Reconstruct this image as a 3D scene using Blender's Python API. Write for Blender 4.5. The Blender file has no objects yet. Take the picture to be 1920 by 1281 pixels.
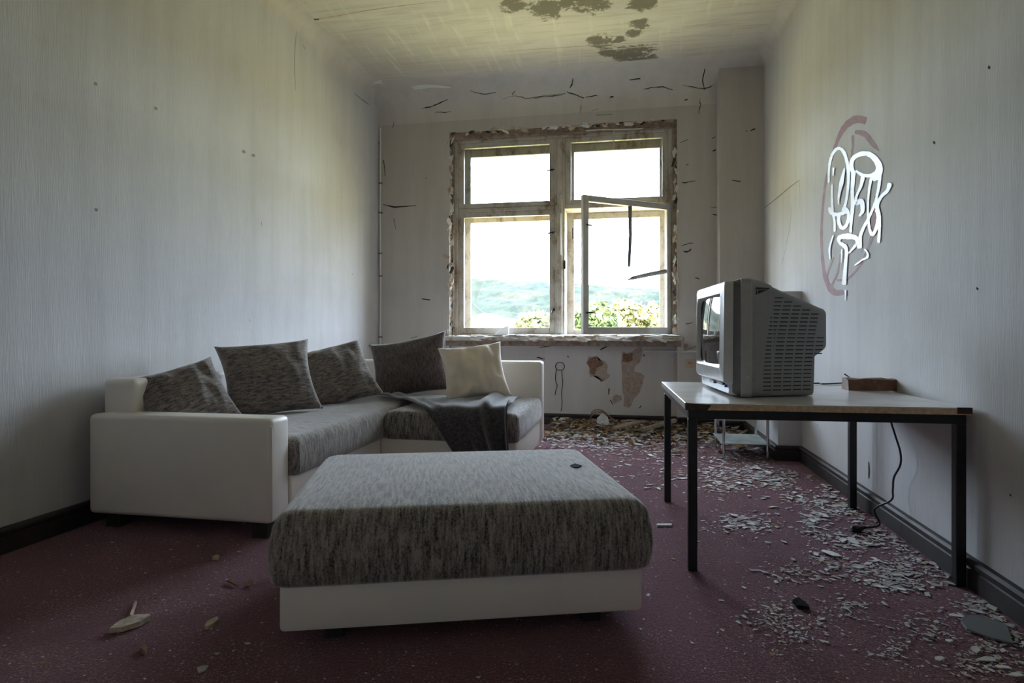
import bpy, bmesh, math, random
from mathutils import Vector, Matrix, noise

random.seed(7)
SC = bpy.context.scene
COL = SC.collection

# ------------------------------------------------------------------ camera
FPX, CX, HY = 1150.0, 960.0, 624.0          # focal length and horizon of the 1920 x 1281 frame
EYE = 0.97                                   # lens height above the carpet (m)
YAW = math.atan2(215.0, FPX)
cam_d = bpy.data.cameras.new('camera')
cam = bpy.data.objects.new('camera', cam_d)
COL.objects.link(cam)
cam.location = (0, 0, EYE)
cam.rotation_euler = (math.pi / 2, 0, YAW)
cam_d.sensor_width = 36.0
cam_d.lens = 36.0 * FPX / 1920.0
cam_d.shift_y = -(640.5 - HY) / 1920.0
cam_d.clip_start = 0.02
cam_d.clip_end = 6000
SC.camera = cam

# ------------------------------------------------------------------ world, sun, exposure
world = bpy.data.worlds.new('overcast_sky')
SC.world = world
world.use_nodes = True
bg = world.node_tree.nodes['Background']
bg.inputs[0].default_value = (0.70, 0.835, 1.0, 1)
bg.inputs[1].default_value = 9.0
sun_d = bpy.data.lights.new('sun', 'SUN')
sun_d.energy = 4.0
sun_d.color = (1.0, 0.93, 0.80)
sun_d.angle = math.radians(1.0)
sun = bpy.data.objects.new('sun', sun_d)
COL.objects.link(sun)
sun.rotation_euler = (math.radians(42), 0, math.radians(-28))   # from behind the house, high
SC.view_settings.view_transform = 'Standard'
SC.view_settings.look = 'None'
SC.view_settings.gamma = 1.0
SC.view_settings.use_curve_mapping = False
SC.view_settings.exposure = 1.62
SC.cycles.max_bounces = 8
SC.cycles.diffuse_bounces = 6
SC.cycles.glossy_bounces = 4
SC.cycles.transparent_max_bounces = 12
SC.cycles.sample_clamp_indirect = 12.0
SC.cycles.caustics_reflective = False
SC.cycles.caustics_refractive = False
portal_d = bpy.data.lights.new('window_portal', 'AREA')
portal_d.shape = 'RECTANGLE'; portal_d.size = 2.6; portal_d.size_y = 2.4
portal_d.cycles.is_portal = True
portal = bpy.data.objects.new('window_portal', portal_d)
COL.objects.link(portal)
portal.location = (-0.69, 6.95, 2.03)
portal.rotation_euler = (math.radians(-90), 0, 0)

# ------------------------------------------------------------------ room dimensions (m)
XL, XR = -2.70, 1.30
YB, YF = 6.40, -0.90
ZC = 3.60
WX0, WX1, WZ0, WZ1 = -1.885, 0.502, 0.93, 3.14     # window opening
NICHE = 6.47                                        # parapet below the window sits back a little

# ------------------------------------------------------------------ measuring helpers
def ray(u, v):
    a = (u - CX) / FPX; s, c = math.sin(YAW), math.cos(YAW)
    return Vector((-s + a * c, c + a * s, (HY - v) / FPX))
def on_floor(u, v, z=0.0):
    d = ray(u, v); t = (z - EYE) / d.z
    return Vector((0, 0, EYE)) + d * t
def on_y(u, v, y):
    d = ray(u, v); return Vector((0, 0, EYE)) + d * (y / d.y)
def on_x(u, v, x):
    d = ray(u, v); return Vector((0, 0, EYE)) + d * (x / d.x)

# ------------------------------------------------------------------ object helpers
def tag(o, label=None, cat=None, group=None, kind=None):
    if label: o['label'] = label
    if cat: o['category'] = cat
    if group: o['group'] = group
    if kind: o['kind'] = kind
    return o
def empty(name, loc=(0, 0, 0), rz=0.0):
    o = bpy.data.objects.new(name, None); COL.objects.link(o)
    o.location = loc; o.rotation_euler = (0, 0, rz); o.empty_display_size = 0.1
    return o
def link_mesh(name, me, mats, parent=None, smooth=False):
    o = bpy.data.objects.new(name, me); COL.objects.link(o)
    for m in (mats if isinstance(mats, (list, tuple)) else [mats]): me.materials.append(m)
    if smooth:
        for p in me.polygons: p.use_smooth = True
    if parent: o.parent = parent
    return o
def obj(name, bm, mats, parent=None, smooth=False, recalc=True):
    if recalc: bmesh.ops.recalc_face_normals(bm, faces=bm.faces)
    me = bpy.data.meshes.new(name); bm.to_mesh(me); bm.free()
    return link_mesh(name, me, mats, parent, smooth)
def box(bm, x0, x1, y0, y1, z0, z1, bev=0.0, seg=2, mi=0):
    vs = [bm.verts.new((x, y, z)) for x in (x0, x1) for y in (y0, y1) for z in (z0, z1)]
    idx = [(0, 1, 3, 2), (4, 6, 7, 5), (0, 4, 5, 1), (2, 3, 7, 6), (0, 2, 6, 4), (1, 5, 7, 3)]
    fs = [bm.faces.new([vs[i] for i in q]) for q in idx]
    for f in fs: f.material_index = mi
    if bev > 0:
        es = {e for f in fs for e in f.edges}
        bmesh.ops.bevel(bm, geom=list(es), offset=bev, segments=seg, affect='EDGES', profile=0.5)
    return vs
def boxobj(name, dims, mat, parent=None, bev=0.0, seg=2, smooth=False):
    bm = bmesh.new(); box(bm, *dims, bev=bev, seg=seg)
    return obj(name, bm, mat, parent, smooth=smooth)
def tube(bm, pts, r, n=8, closed=False, mi=0):
    pts = [Vector(p) for p in pts]; rings = []; N = len(pts)
    prev = None
    for i, p in enumerate(pts):
        if closed: t = (pts[(i + 1) % N] - pts[i - 1])
        else: t = pts[min(i + 1, N - 1)] - pts[max(i - 1, 0)]
        t.normalize()
        if prev is None:
            a = Vector((0, 0, 1)) if abs(t.z) < 0.9 else Vector((1, 0, 0))
            s = t.cross(a).normalized()
        else: s = (prev - t * prev.dot(t)).normalized()
        prev = s; b = t.cross(s)
        rr = r[i] if isinstance(r, (list, tuple)) else r
        rings.append([bm.verts.new(p + (s * math.cos(k * 2 * math.pi / n) + b * math.sin(k * 2 * math.pi / n)) * rr) for k in range(n)])
    M = N if closed else N - 1
    for i in range(M):
        A, B = rings[i], rings[(i + 1) % N]
        for k in range(n):
            f = bm.faces.new((A[k], A[(k + 1) % n], B[(k + 1) % n], B[k])); f.material_index = mi
    if not closed:
        bm.faces.new(rings[0][::-1]).material_index = mi; bm.faces.new(rings[-1]).material_index = mi
def catmull(pts, k=5):
    pts = [Vector(p) for p in pts]
    if len(pts) < 3: return pts
    out = []
    for i in range(len(pts) - 1):
        p0 = pts[max(i - 1, 0)]; p1 = pts[i]; p2 = pts[i + 1]; p3 = pts[min(i + 2, len(pts) - 1)]
        for j in range(k):
            t = j / k
            out.append(0.5 * ((2 * p1) + (p2 - p0) * t + (2 * p0 - 5 * p1 + 4 * p2 - p3) * t * t + (3 * p1 - p0 - 3 * p2 + p3) * t ** 3))
    out.append(pts[-1]); return out
def rounded_ring(w, d, r, n=5):
    """2-D outline of a rounded rectangle centred on 0"""
    r = min(r, w / 2 - 1e-4, d / 2 - 1e-4); out = []
    for cx_, cy_, a0 in ((w / 2 - r, d / 2 - r, 0), (-w / 2 + r, d / 2 - r, 90), (-w / 2 + r, -d / 2 + r, 180), (w / 2 - r, -d / 2 + r, 270)):
        for k in range(n + 1):
            a = math.radians(a0 + 90 * k / n); out.append((cx_ + r * math.cos(a), cy_ + r * math.sin(a)))
    return out
def loft(bm, rings, cap0=True, cap1=True, mi=0):
    R = [[bm.verts.new(p) for p in ring] for ring in rings]
    n = len(R[0])
    for A, B in zip(R[:-1], R[1:]):
        for k in range(n):
            bm.faces.new((A[k], A[(k + 1) % n], B[(k + 1) % n], B[k])).material_index = mi
    if cap0: bm.faces.new(R[0][::-1]).material_index = mi
    if cap1: bm.faces.new(R[-1]).material_index = mi
def pad(bm, cx_, cy_, w, d, z0, z1, rc=0.05, re=0.05, crown=0.02, bulge=0.012):
    """upholstered block: rounded plan, bulging sides, softly crowned top"""
    rings = []
    def ring(inset, z, r):
        return [(cx_ + x, cy_ + y, z) for x, y in rounded_ring(w - 2 * inset, d - 2 * inset, max(r, 0.01), 6)]
    rings.append(ring(0.012, z0, rc))
    for k in range(0, 5):
        f = k / 4; z = z0 + 0.012 + (z1 - re - z0 - 0.012) * f
        rings.append(ring(-bulge * math.sin(math.pi * f), z, rc))
    for k in range(1, 7):
        a = math.radians(90 * k / 6)
        rings.append(ring(re * (1 - math.cos(a)), z1 - re + re * math.sin(a), rc))
    m = min(w, d) / 2
    for f in (0.12, 0.3, 0.55, 0.8, 0.97):
        ins = re + (m - re) * f
        rings.append(ring(ins, z1 + crown * (1 - (1 - f) ** 2), max(rc * (1 - f), 0.01)))
    loft(bm, rings)

# ------------------------------------------------------------------ materials
class NT:
    def __init__(s, name):
        s.m = bpy.data.materials.new(name); s.m.use_nodes = True
        s.t = s.m.node_tree; s.b = s.t.nodes['Principled BSDF']; s.out = s.t.nodes['Material Output']
        s.co = s.t.nodes.new('ShaderNodeTexCoord')
    def n(s, typ, **kw):
        nd = s.t.nodes.new(typ)
        for k, v in kw.items(): setattr(nd, k, v)
        return nd
    def l(s, a, b): s.t.links.new(a, b)
    def vec(s, scale=(1, 1, 1), loc=(0, 0, 0), rot=(0, 0, 0), space='Object'):
        mp = s.n('ShaderNodeMapping'); s.l(s.co.outputs[space], mp.inputs[0])
        mp.inputs['Location'].default_value = loc; mp.inputs['Scale'].default_value = scale; mp.inputs['Rotation'].default_value = rot
        return mp.outputs[0]
    def noise(s, scale, detail=4, rough=0.55, vec=None, dist=0.0):
        nd = s.n('ShaderNodeTexNoise'); nd.inputs['Scale'].default_value = scale; nd.inputs['Detail'].default_value = detail
        nd.inputs['Roughness'].default_value = rough; nd.inputs['Distortion'].default_value = dist
        s.l(vec if vec is not None else s.co.outputs['Object'], nd.inputs['Vector']); return nd.outputs['Fac']
    def ramp(s, fac, stops):
        nd = s.n('ShaderNodeValToRGB'); e = nd.color_ramp.elements
        while len(e) < len(stops): e.new(0.5)
        for k, (p, c) in enumerate(stops):
            e[k].position = p; e[k].color = (c[0], c[1], c[2], 1) if isinstance(c, (tuple, list)) else (c, c, c, 1)
        s.l(fac, nd.inputs[0]); return nd.outputs[0]
    def mix(s, fac, a, b, blend='MIX'):
        nd = s.n('ShaderNodeMix', data_type='RGBA', blend_type=blend)
        if isinstance(fac, (int, float)): nd.inputs[0].default_value = fac
        else: s.l(fac, nd.inputs[0])
        for i, x in ((6, a), (7, b)):
            if isinstance(x, (tuple, list)): nd.inputs[i].default_value = (x[0], x[1], x[2], 1)
            else: s.l(x, nd.inputs[i])
        return nd.outputs[2]
    def math(s, op, a, b=0.0, c=0.0, clamp=False):
        nd = s.n('ShaderNodeMath', operation=op); nd.use_clamp = clamp
        for i, x in enumerate((a, b, c)):
            if isinstance(x, (int, float)): nd.inputs[i].default_value = x
            else: s.l(x, nd.inputs[i])
        return nd.outputs[0]
    def bump(s, h, strength=0.3, dist=0.01):
        nd = s.n('ShaderNodeBump'); nd.inputs['Strength'].default_value = strength; nd.inputs['Distance'].default_value = dist
        s.l(h, nd.inputs['Height']); s.l(nd.outputs[0], s.b.inputs['Normal'])
    def color(s, c):
        if isinstance(c, (tuple, list)): s.b.inputs['Base Color'].default_value = (c[0], c[1], c[2], 1)
        else: s.l(c, s.b.inputs['Base Color'])
    def set(s, rough=0.6, metal=0.0, spec=None, sheen=None):
        s.b.inputs['Roughness'].default_value = rough; s.b.inputs['Metallic'].default_value = metal
        if spec is not None: s.b.inputs['Specular IOR Level'].default_value = spec
        if sheen is not None:
            s.b.inputs['Sheen Weight'].default_value = sheen; s.b.inputs['Sheen Roughness'].default_value = 0.45
        return s

def plain(name, col, rough=0.6, metal=0.0, var=0.12, scale=25.0, bump=0.0, spec=None, sheen=None):
    t = NT(name).set(rough, metal, spec, sheen)
    f = t.noise(scale, 5)
    lo = tuple(max(0, c * (1 - var)) for c in col); hi = tuple(min(1, c * (1 + var)) for c in col)
    t.color(t.ramp(f, [(0.3, lo), (0.7, hi)]))
    if bump: t.bump(t.noise(scale * 3, 3), bump, 0.004)
    return t.m

def wall_mat(name, base, streak, spots=True, ax='x', stain=(0.36, 0.34, 0.28), ribs=0.35):
    """aged painted wallpaper: fine vertical ribs, faint vertical runs, blotches, nail specks"""
    t = NT(name).set(0.7, spec=0.35)
    long_ = t.noise(1.0, 5, 0.6, t.vec((7, 7, 0.55)))
    blot = t.noise(1.1, 5, 0.6, t.vec((1, 1, 1.2), (3, 1, 5)))
    fine = t.noise(1.0, 4, 0.6, t.vec((60, 60, 5)))
    c = t.mix(t.ramp(long_, [(0.42, 0.0), (0.78, 0.6)]), base, streak)
    c = t.mix(t.ramp(blot, [(0.55, 0.0), (0.85, 0.45)]), c, stain)
    c = t.mix(t.ramp(fine, [(0.3, 0.10), (0.7, 0.0)]), c, (0.3, 0.29, 0.26))
    if spots:
        vo = t.n('ShaderNodeTexVoronoi'); vo.inputs['Scale'].default_value = 3.1; t.l(t.vec(loc=(0.7, 0.2, 0.4)), vo.inputs['Vector'])
        c = t.mix(t.ramp(vo.outputs['Distance'], [(0.012, 0.8), (0.03, 0.0)]), c, (0.12, 0.10, 0.08))
    t.color(c)
    rib = t.noise(1.0, 3, 0.6, t.vec((150, 150, 9)))
    big = t.noise(2.5, 3, 0.5)
    t.bump(t.math('ADD', t.math('MULTIPLY', rib, 0.35), big), ribs, 0.012)
    return t.m

M = {}
M['wall'] = wall_mat('painted_wallpaper', (0.60, 0.595, 0.61), (0.47, 0.465, 0.465), stain=(0.40, 0.39, 0.36))
M['wall_back'] = wall_mat('window_wall_plaster', (0.54, 0.505, 0.48), (0.44, 0.40, 0.375), stain=(0.34, 0.305, 0.28), ribs=0.15)
M['wall_front'] = wall_mat('cream_bounce_wall', (0.82, 0.77, 0.71), (0.74, 0.69, 0.62), spots=False)  # unseen rear wall, made pale and set close to bounce fill light
M['wall_niche'] = wall_mat('parapet_paint', (0.80, 0.79, 0.78), (0.62, 0.59, 0.56), spots=False, stain=(0.46, 0.42, 0.38), ribs=0.15)

def ceiling_mat():
    t = NT('water_stained_ceiling').set(0.85, spec=0.2)
    big = t.noise(0.9, 6, 0.62, t.vec((0.5, 1.3, 1)))
    c = t.ramp(big, [(0.30, (0.50, 0.475, 0.43)), (0.55, (0.63, 0.60, 0.55)), (0.8, (0.70, 0.675, 0.63))])
    lap = t.noise(1.0, 4, 0.6, t.vec((2, 26, 1)))
    c = t.mix(t.ramp(lap, [(0.50, 0.0), (0.70, 0.65)]), c, (0.46, 0.42, 0.34))
    brush = t.noise(1.0, 3, 0.6, t.vec((16, 1.5, 1), rot=(0, 0, 0.12)))
    c = t.mix(t.ramp(brush, [(0.55, 0.0), (0.70, 0.55)]), c, (0.75, 0.72, 0.63))
    # mould patches: ragged islands at the places the water came through
    geo = t.n('ShaderNodeNewGeometry')
    fine = t.noise(7.0, 8, 0.78, dist=0.6)
    fac = None
    for (u, v, r) in ((1028, 18, 0.16), (1062, 6, 0.10), (1112, 8, 0.14), (1200, 45, 0.09), (1190, 62, 0.07), (1128, 78, 0.13), (1160, 76, 0.07), (960, 10, 0.10), (1195, 102, 0.20), (1150, 95, 0.12), (1205, 8, 0.12)):
        p = on_floor(u, v, ZC)
        d = t.n('ShaderNodeVectorMath', operation='DISTANCE'); t.l(geo.outputs['Position'], d.inputs[0]); d.inputs[1].default_value = p
        w = t.math('SUBTRACT', 1.0, t.math('DIVIDE', d.outputs['Value'], r * 1.7), clamp=True)
        fac = w if fac is None else t.math('MAXIMUM', fac, w)
    m = t.math('MULTIPLY', fac, t.math('MULTIPLY_ADD', fine, 4.2, -1.45))
    c = t.mix(t.ramp(m, [(0.22, 0.0), (0.34, 0.85)]), c, (0.135, 0.12, 0.085))
    t.color(c)
    t.bump(t.noise(14, 5), 0.25, 0.01)
    return t.m
M['ceiling'] = ceiling_mat()
M['coving'] = wall_mat('coving_plaster', (0.62, 0.585, 0.555), (0.50, 0.46, 0.43), stain=(0.36, 0.325, 0.30), spots=False, ribs=0.12)

def carpet_mat():
    t = NT('maroon_carpet').set(0.95, spec=0.1, sheen=0.5)
    t.b.inputs['Sheen Tint'].default_value = (0.85, 0.62, 0.7, 1)
    big = t.noise(1.3, 5, 0.6)
    c = t.ramp(big, [(0.3, (0.120, 0.038, 0.050)), (0.7, (0.185, 0.066, 0.082))])
    pile = t.noise(120, 4, 0.8)
    c = t.mix(t.ramp(pile, [(0.36, 0.75), (0.58, 0.0)]), c, (0.045, 0.013, 0.018))
    dust = t.noise(3.2, 6, 0.7, t.vec(loc=(4, 2, 0)))
    dots = t.noise(120, 2, 0.5, t.vec(loc=(9, 5, 0)))
    f = t.math('MULTIPLY', t.ramp(dust, [(0.40, 0.12), (0.66, 0.9)]), t.ramp(dots, [(0.56, 0.0), (0.66, 1.0)]))
    c = t.mix(f, c, (0.42, 0.37, 0.36))
    t.color(c)
    t.bump(t.math('ADD', t.noise(230, 2), t.noise(70, 3, 0.7)), 0.9, 0.008)
    return t.m
M['carpet'] = carpet_mat()

def fabric(name, lo, hi, mapscale=(105, 11, 16), sheen=0.6, bump=0.8):
    t = NT(name).set(0.92, spec=0.15, sheen=sheen)
    st = t.noise(1.0, 3, 0.6, t.vec(mapscale))
    kn = t.noise(1.0, 2, 0.6, t.vec(tuple(190 if s_ > 60 else 110 for s_ in mapscale)))
    sp = t.noise(230, 2, 0.6)
    f = t.math('ADD', t.math('MULTIPLY', st, 0.58), t.math('ADD', t.math('MULTIPLY', kn, 0.34), t.math('MULTIPLY', sp, 0.22)))
    t.color(t.ramp(f, [(0.44, lo), (0.68, hi)]))
    t.bump(f, bump, 0.004)
    return t.m
M['chenille'] = fabric('grey_brown_chenille', (0.048, 0.040, 0.036), (0.36, 0.325, 0.30))
M['chenille_pillow'] = fabric('grey_brown_cushion_cloth', (0.055, 0.046, 0.042), (0.30, 0.26, 0.24), (22, 90, 22), bump=0.5)
M['chenille_dark'] = fabric('brown_cushion_cloth', (0.040, 0.031, 0.030), (0.15, 0.12, 0.115), (110, 24, 24), bump=0.4)
M['cream_cloth'] = plain('cream_cotton', (0.74, 0.655, 0.57), 0.85, var=0.06, scale=6, bump=0.1, sheen=0.2)
M['blanket'] = fabric('charcoal_fleece', (0.030, 0.028, 0.031), (0.105, 0.100, 0.105), (60, 60, 60), sheen=0.6, bump=0.3)
M['leatherette'] = plain('white_leatherette', (0.82, 0.775, 0.73), 0.42, var=0.035, scale=4, bump=0.05)
M['plastic_foot'] = plain('dark_wood_foot', (0.03, 0.022, 0.02), 0.5)
M['skirting'] = plain('dark_brown_skirting', (0.030, 0.021, 0.020), 0.62, var=0.35, scale=9, bump=0.15)
M['black_steel'] = plain('black_lacquered_steel', (0.012, 0.011, 0.012), 0.38, var=0.4, scale=30)
M['laminate'] = plain('white_laminate', (0.70, 0.69, 0.67), 0.2, var=0.10, scale=7)
M['chipboard'] = plain('bare_chipboard', (0.62, 0.44, 0.29), 0.8, var=0.25, scale=60, bump=0.3)
M['charred_edge'] = plain('dark_veneer_edge', (0.055, 0.026, 0.014), 0.6, var=0.5, scale=40)
M['tv_silver'] = plain('silver_plastic', (0.50, 0.495, 0.50), 0.38, var=0.05, scale=14)
M['tv_grey'] = plain('grey_plastic', (0.30, 0.295, 0.295), 0.5, var=0.06, scale=40, bump=0.05)
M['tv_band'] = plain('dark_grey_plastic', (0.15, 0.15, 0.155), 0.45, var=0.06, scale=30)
M['tv_collar'] = plain('mid_grey_plastic', (0.37, 0.365, 0.365), 0.45, var=0.05, scale=30)
M['tv_black'] = plain('black_plastic', (0.008, 0.008, 0.009), 0.5)
M['crt'] = plain('dark_picture_tube_glass', (0.012, 0.014, 0.017), 0.04, var=0.05, spec=0.9)
M['led_blue'] = plain('blue_print', (0.03, 0.10, 0.35), 0.4)
M['rust_wood'] = plain('reddish_brown_wood', (0.15, 0.062, 0.028), 0.55, var=0.45, scale=22, bump=0.2)
M['matte_dark'] = plain('matte_dark_scrap', (0.02, 0.018, 0.018), 0.95, spec=0.05)
M['raw_wood'] = plain('pale_weathered_wood', (0.42, 0.35, 0.28), 0.8, var=0.35, scale=45, bump=0.4)
M['brown_wood'] = plain('brown_splintered_wood', (0.22, 0.13, 0.08), 0.8, var=0.35, scale=40, bump=0.3)
M['rubber'] = plain('black_rubber', (0.012, 0.012, 0.013), 0.5)
M['chrome'] = plain('chrome', (0.62, 0.63, 0.65), 0.16, 1.0, var=0.05)
M['paper'] = plain('white_paper', (0.78, 0.78, 0.77), 0.8, var=0.03)
M['plaster_bare'] = plain('exposed_brown_plaster', (0.36, 0.275, 0.225), 0.95, var=0.25, scale=30, bump=0.3)
M['plaster_deep'] = plain('exposed_brick_dust', (0.20, 0.115, 0.075), 0.95, var=0.4, scale=40, bump=0.4)
M['crack'] = plain('dark_crack', (0.035, 0.028, 0.023), 0.9, var=0.3)
M['crack_light'] = plain('pale_plaster_edge', (0.62, 0.58, 0.52), 0.9, var=0.1)
M['pencil'] = plain('grey_smudge', (0.26, 0.235, 0.21), 0.9, var=0.3)
M['flake'] = plain('off_white_paint_flake', (0.62, 0.61, 0.60), 0.75, var=0.22, scale=14, bump=0.1)
M['flake_grey'] = plain('grey_paint_flake', (0.45, 0.445, 0.44), 0.8, var=0.22, scale=14)
M['flake_tan'] = plain('tan_plaster_crumb', (0.45, 0.34, 0.24), 0.9, var=0.3, scale=20)
M['leaf_brown'] = plain('dry_brown_leaf', (0.17, 0.085, 0.035), 0.8, var=0.4, scale=30)
M['leaf_ochre'] = plain('dry_ochre_leaf', (0.33, 0.19, 0.06), 0.8, var=0.4, scale=30)
M['socket'] = plain('yellowed_plastic', (0.55, 0.43, 0.26), 0.45, var=0.08)
M['paint_white'] = plain('white_marker_paint', (0.88, 0.88, 0.90), 0.35, var=0.04, scale=40)
M['window_paint'] = None

def window_wood():
    t = NT('peeling_white_window_paint').set(0.55)
    p = t.noise(1.0, 6, 0.65, t.vec((9, 9, 5)))
    fine = t.noise(60, 4, 0.7)
    f = t.math('MULTIPLY_ADD', fine, 0.25, t.math('MULTIPLY', p, 0.85))
    c = t.ramp(f, [(0.35, (0.56, 0.53, 0.48)), (0.55, (0.50, 0.46, 0.40)), (0.64, (0.36, 0.30, 0.24)), (0.72, (0.19, 0.13, 0.085))])
    t.color(c); t.bump(f, 0.35, 0.006)
    return t.m
M['window_paint'] = window_wood()
M['window_old'] = plain('brown_bare_window_wood', (0.26, 0.195, 0.145), 0.8, var=0.45, scale=18, bump=0.3)
M['sash_grey'] = plain('grey_white_sash_paint', (0.58, 0.56, 0.53), 0.5, var=0.12, scale=10, bump=0.1)

def red_spray():
    t = NT('faded_red_spray').set(0.6)
    t.color((0.34, 0.12, 0.145))
    tr = t.n('ShaderNodeBsdfTransparent'); mx = t.n('ShaderNodeMixShader')
    f = t.ramp(t.noise(14, 4), [(0.25, 0.55), (0.7, 0.88)])
    t.l(f, mx.inputs[0]); t.l(tr.outputs[0], mx.inputs[1]); t.l(t.b.outputs[0], mx.inputs[2]); t.l(mx.outputs[0], t.out.inputs[0])
    return t.m
M['red_spray'] = red_spray()
def thin_glass(name, tint=(0.97, 0.985, 0.98), refl=1.0, dirt=0.0):
    t = NT(name)
    tr = t.n('ShaderNodeBsdfTransparent'); tr.inputs[0].default_value = (*tint, 1)
    gl = t.n('ShaderNodeBsdfGlossy'); gl.inputs['Roughness'].default_value = 0.02
    fr = t.n('ShaderNodeFresnel'); fr.inputs[0].default_value = 1.45
    mx = t.n('ShaderNodeMixShader'); t.l(fr.outputs[0], mx.inputs[0]); t.l(tr.outputs[0], mx.inputs[1]); t.l(gl.outputs[0], mx.inputs[2])
    o = mx.outputs[0]
    if dirt > 0:
        df = t.n('ShaderNodeBsdfDiffuse'); df.inputs[0].default_value = (0.6, 0.66, 0.66, 1)
        m2 = t.n('ShaderNodeMixShader'); t.l(t.ramp(t.noise(6, 5), [(0.3, dirt * 0.5), (0.75, dirt)]), m2.inputs[0])
        t.l(o, m2.inputs[1]); t.l(df.outputs[0], m2.inputs[2]); o = m2.outputs[0]
    t.l(o, t.out.inputs[0]); return t.m
M['pane'] = thin_glass('window_glass')
M['shard'] = thin_glass('dusty_broken_glass', dirt=0.25)
M['frosted'] = thin_glass('dusty_glass_shelf', (0.75, 0.88, 0.88), dirt=0.6)
# ================================================================== the setting
T = 0.45
floor = boxobj('floor', (XL - T, XR + T, YF - T, YB + T, -0.25, 0.0), M['carpet']); tag(floor, 'worn maroon carpet floor strewn with paint flakes', kind='structure')
ceil_o = boxobj('ceiling', (XL - T, XR + T, YF - T, YB + T, ZC, ZC + 0.25), M['ceiling']); tag(ceil_o, 'cream ceiling with dark mould patches and brush marks', kind='structure')
wl = boxobj('wall_left', (XL - T, XL, YF, YB, 0, ZC), M['wall']); tag(wl, 'pale grey wall behind the corner sofa', kind='structure')
wr = boxobj('wall_right', (XR, XR + T, YF, YB, 0, ZC), M['wall']); tag(wr, 'pale grey wall with white graffiti above the table', kind='structure')
wf = boxobj('wall_front', (XL - T, XR + T, YF - T, YF, 0, ZC), M['wall_front']); tag(wf, 'plain wall behind the viewer', kind='structure')
bm = bmesh.new()
xs = [XL - T, WX0, WX1, XR + T]; zs = [0, WZ0 - 0.10, WZ1, ZC]
for i in range(3):
    for k in range(3):
        if (i, k) == (1, 1): continue
        box(bm, xs[i], xs[i + 1], NICHE if (i, k) == (1, 0) else YB, YB + T, zs[k], zs[k + 1])
bmesh.ops.remove_doubles(bm, verts=bm.verts, dist=1e-5)
wb = obj('wall_back', bm, M['wall_back'], recalc=False); tag(wb, 'cracked window wall with peeling plaster', kind='structure')

# pillar in the far right corner, boxed-in pipes along the right wall
PX, PY = 0.885, 6.24
boxobj('wall_pillar', (PX, XR + 0.01, PY, YB + 0.01, 0, ZC), M['wall_back'], bev=0.008); tag(bpy.data.objects['wall_pillar'], 'narrow plaster pillar in the corner beside the window', kind='structure')
BX, BY, BZ = 1.13, 4.95, 1.285
boxobj('wall_boxing', (BX, XR + 0.01, BY, PY + 0.02, 0, BZ), M['wall'], bev=0.006); tag(bpy.data.objects['wall_boxing'], 'low white pipe boxing along the right wall behind the television', kind='structure')

# coving: concave quarter round, deep on the window wall
def coving(name, pts, axis, a0, a1):
    bm = bmesh.new(); R0 = []; R1 = []
    n = 10
    for (p, z) in pts:
        if axis == 'x': R0.append((a0, p, z)); R1.append((a1, p, z))
        else: R0.append((p, a0, z)); R1.append((p, a1, z))
    loft(bm, [R0, R1]); o = obj(name, bm, M['coving'])
    for p in o.data.polygons: p.use_smooth = len(p.vertices) == 4
    o.data.set_sharp_from_angle(angle=math.radians(40)); return o
def arc(p_wall, sgn, r, rz):
    pts = [(p_wall, ZC)]
    for k in range(11):
        a = math.radians(90 * k / 10)
        pts.append((p_wall - sgn * (r - r * math.sin(a)), ZC - rz + rz * math.cos(a)) if False else (p_wall - sgn * r * (1 - math.sin(a)), ZC - rz * (1 - math.cos(a))))
    return pts
tag(coving('trim_1', arc(YB, 1, 0.36, 0.34), 'x', XL, XR), 'deep concave coving above the window wall', kind='structure')
tag(coving('trim_2', arc(XL, -1, 0.13, 0.13), 'y', YF, YB), 'small coving along the left wall', kind='structure')
tag(coving('trim_3', arc(XR, 1, 0.10, 0.10), 'y', YF, YB), 'small coving along the right wall', kind='structure')

# skirting boards: tall plank with a rounded lip on top
def skirting(name, p0, p1, nrm, label, h=0.115, th=0.022):
    p0 = Vector((*p0, 0)); p1 = Vector((*p1, 0)); n = Vector((*nrm, 0))
    prof = [(0, 0), (th, 0), (th, h * 0.62), (th * 0.75, h * 0.66), (th * 0.8, h * 0.72), (th * 1.25, h * 0.78), (th * 1.35, h * 0.9), (th * 0.9, h * 0.985), (0, h)]
    bm = bmesh.new()
    loft(bm, [[p + n * a + Vector((0, 0, z)) for a, z in prof] for p in (p0, p1)])
    o = obj(name, bm, M['skirting']); tag(o, label, kind='structure'); return o
skirting('baseboard_left', (XL, YF), (XL, YB), (1, 0), 'dark brown skirting board along the left wall')
skirting('baseboard_right', (XR, YF), (XR, BY), (-1, 0), 'dark brown skirting board along the right wall under the table')
skirting('baseboard_boxing_front', (BX - 0.025, BY), (XR, BY), (0, -1), 'dark skirting on the front of the pipe boxing')
skirting('baseboard_boxing_side', (BX, BY - 0.025), (BX, PY), (-1, 0), 'dark skirting along the side of the pipe boxing')
skirting('baseboard_back_left', (XL, YB), (WX0, YB), (0, -1), 'dark skirting left of the window niche')
skirting('baseboard_back', (WX0, NICHE), (WX1, NICHE), (0, -1), 'dark skirting below the window')
skirting('baseboard_back_right', (WX1, YB), (PX, YB), (0, -1), 'dark skirting between window niche and pillar')
skirting('baseboard_pillar', (PX, PY), (BX, PY), (0, -1), 'dark skirting at the foot of the pillar')

# ------------------------------------------------------------------ the box window
win = empty('window_1', (0, 0, 0)); tag(win, 'old double-layer four-part casement window with peeling white paint', kind='structure')
YI, YO = 6.50, 6.745      # inner and outer sash layer
def bar(name, x0, x1, y0, y1, z0, z1, mat=None, parent=win, bev=0.006):
    return boxobj(name, (x0, x1, y0, y1, z0, z1), mat or M['window_paint'], parent, bev=bev)
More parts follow.
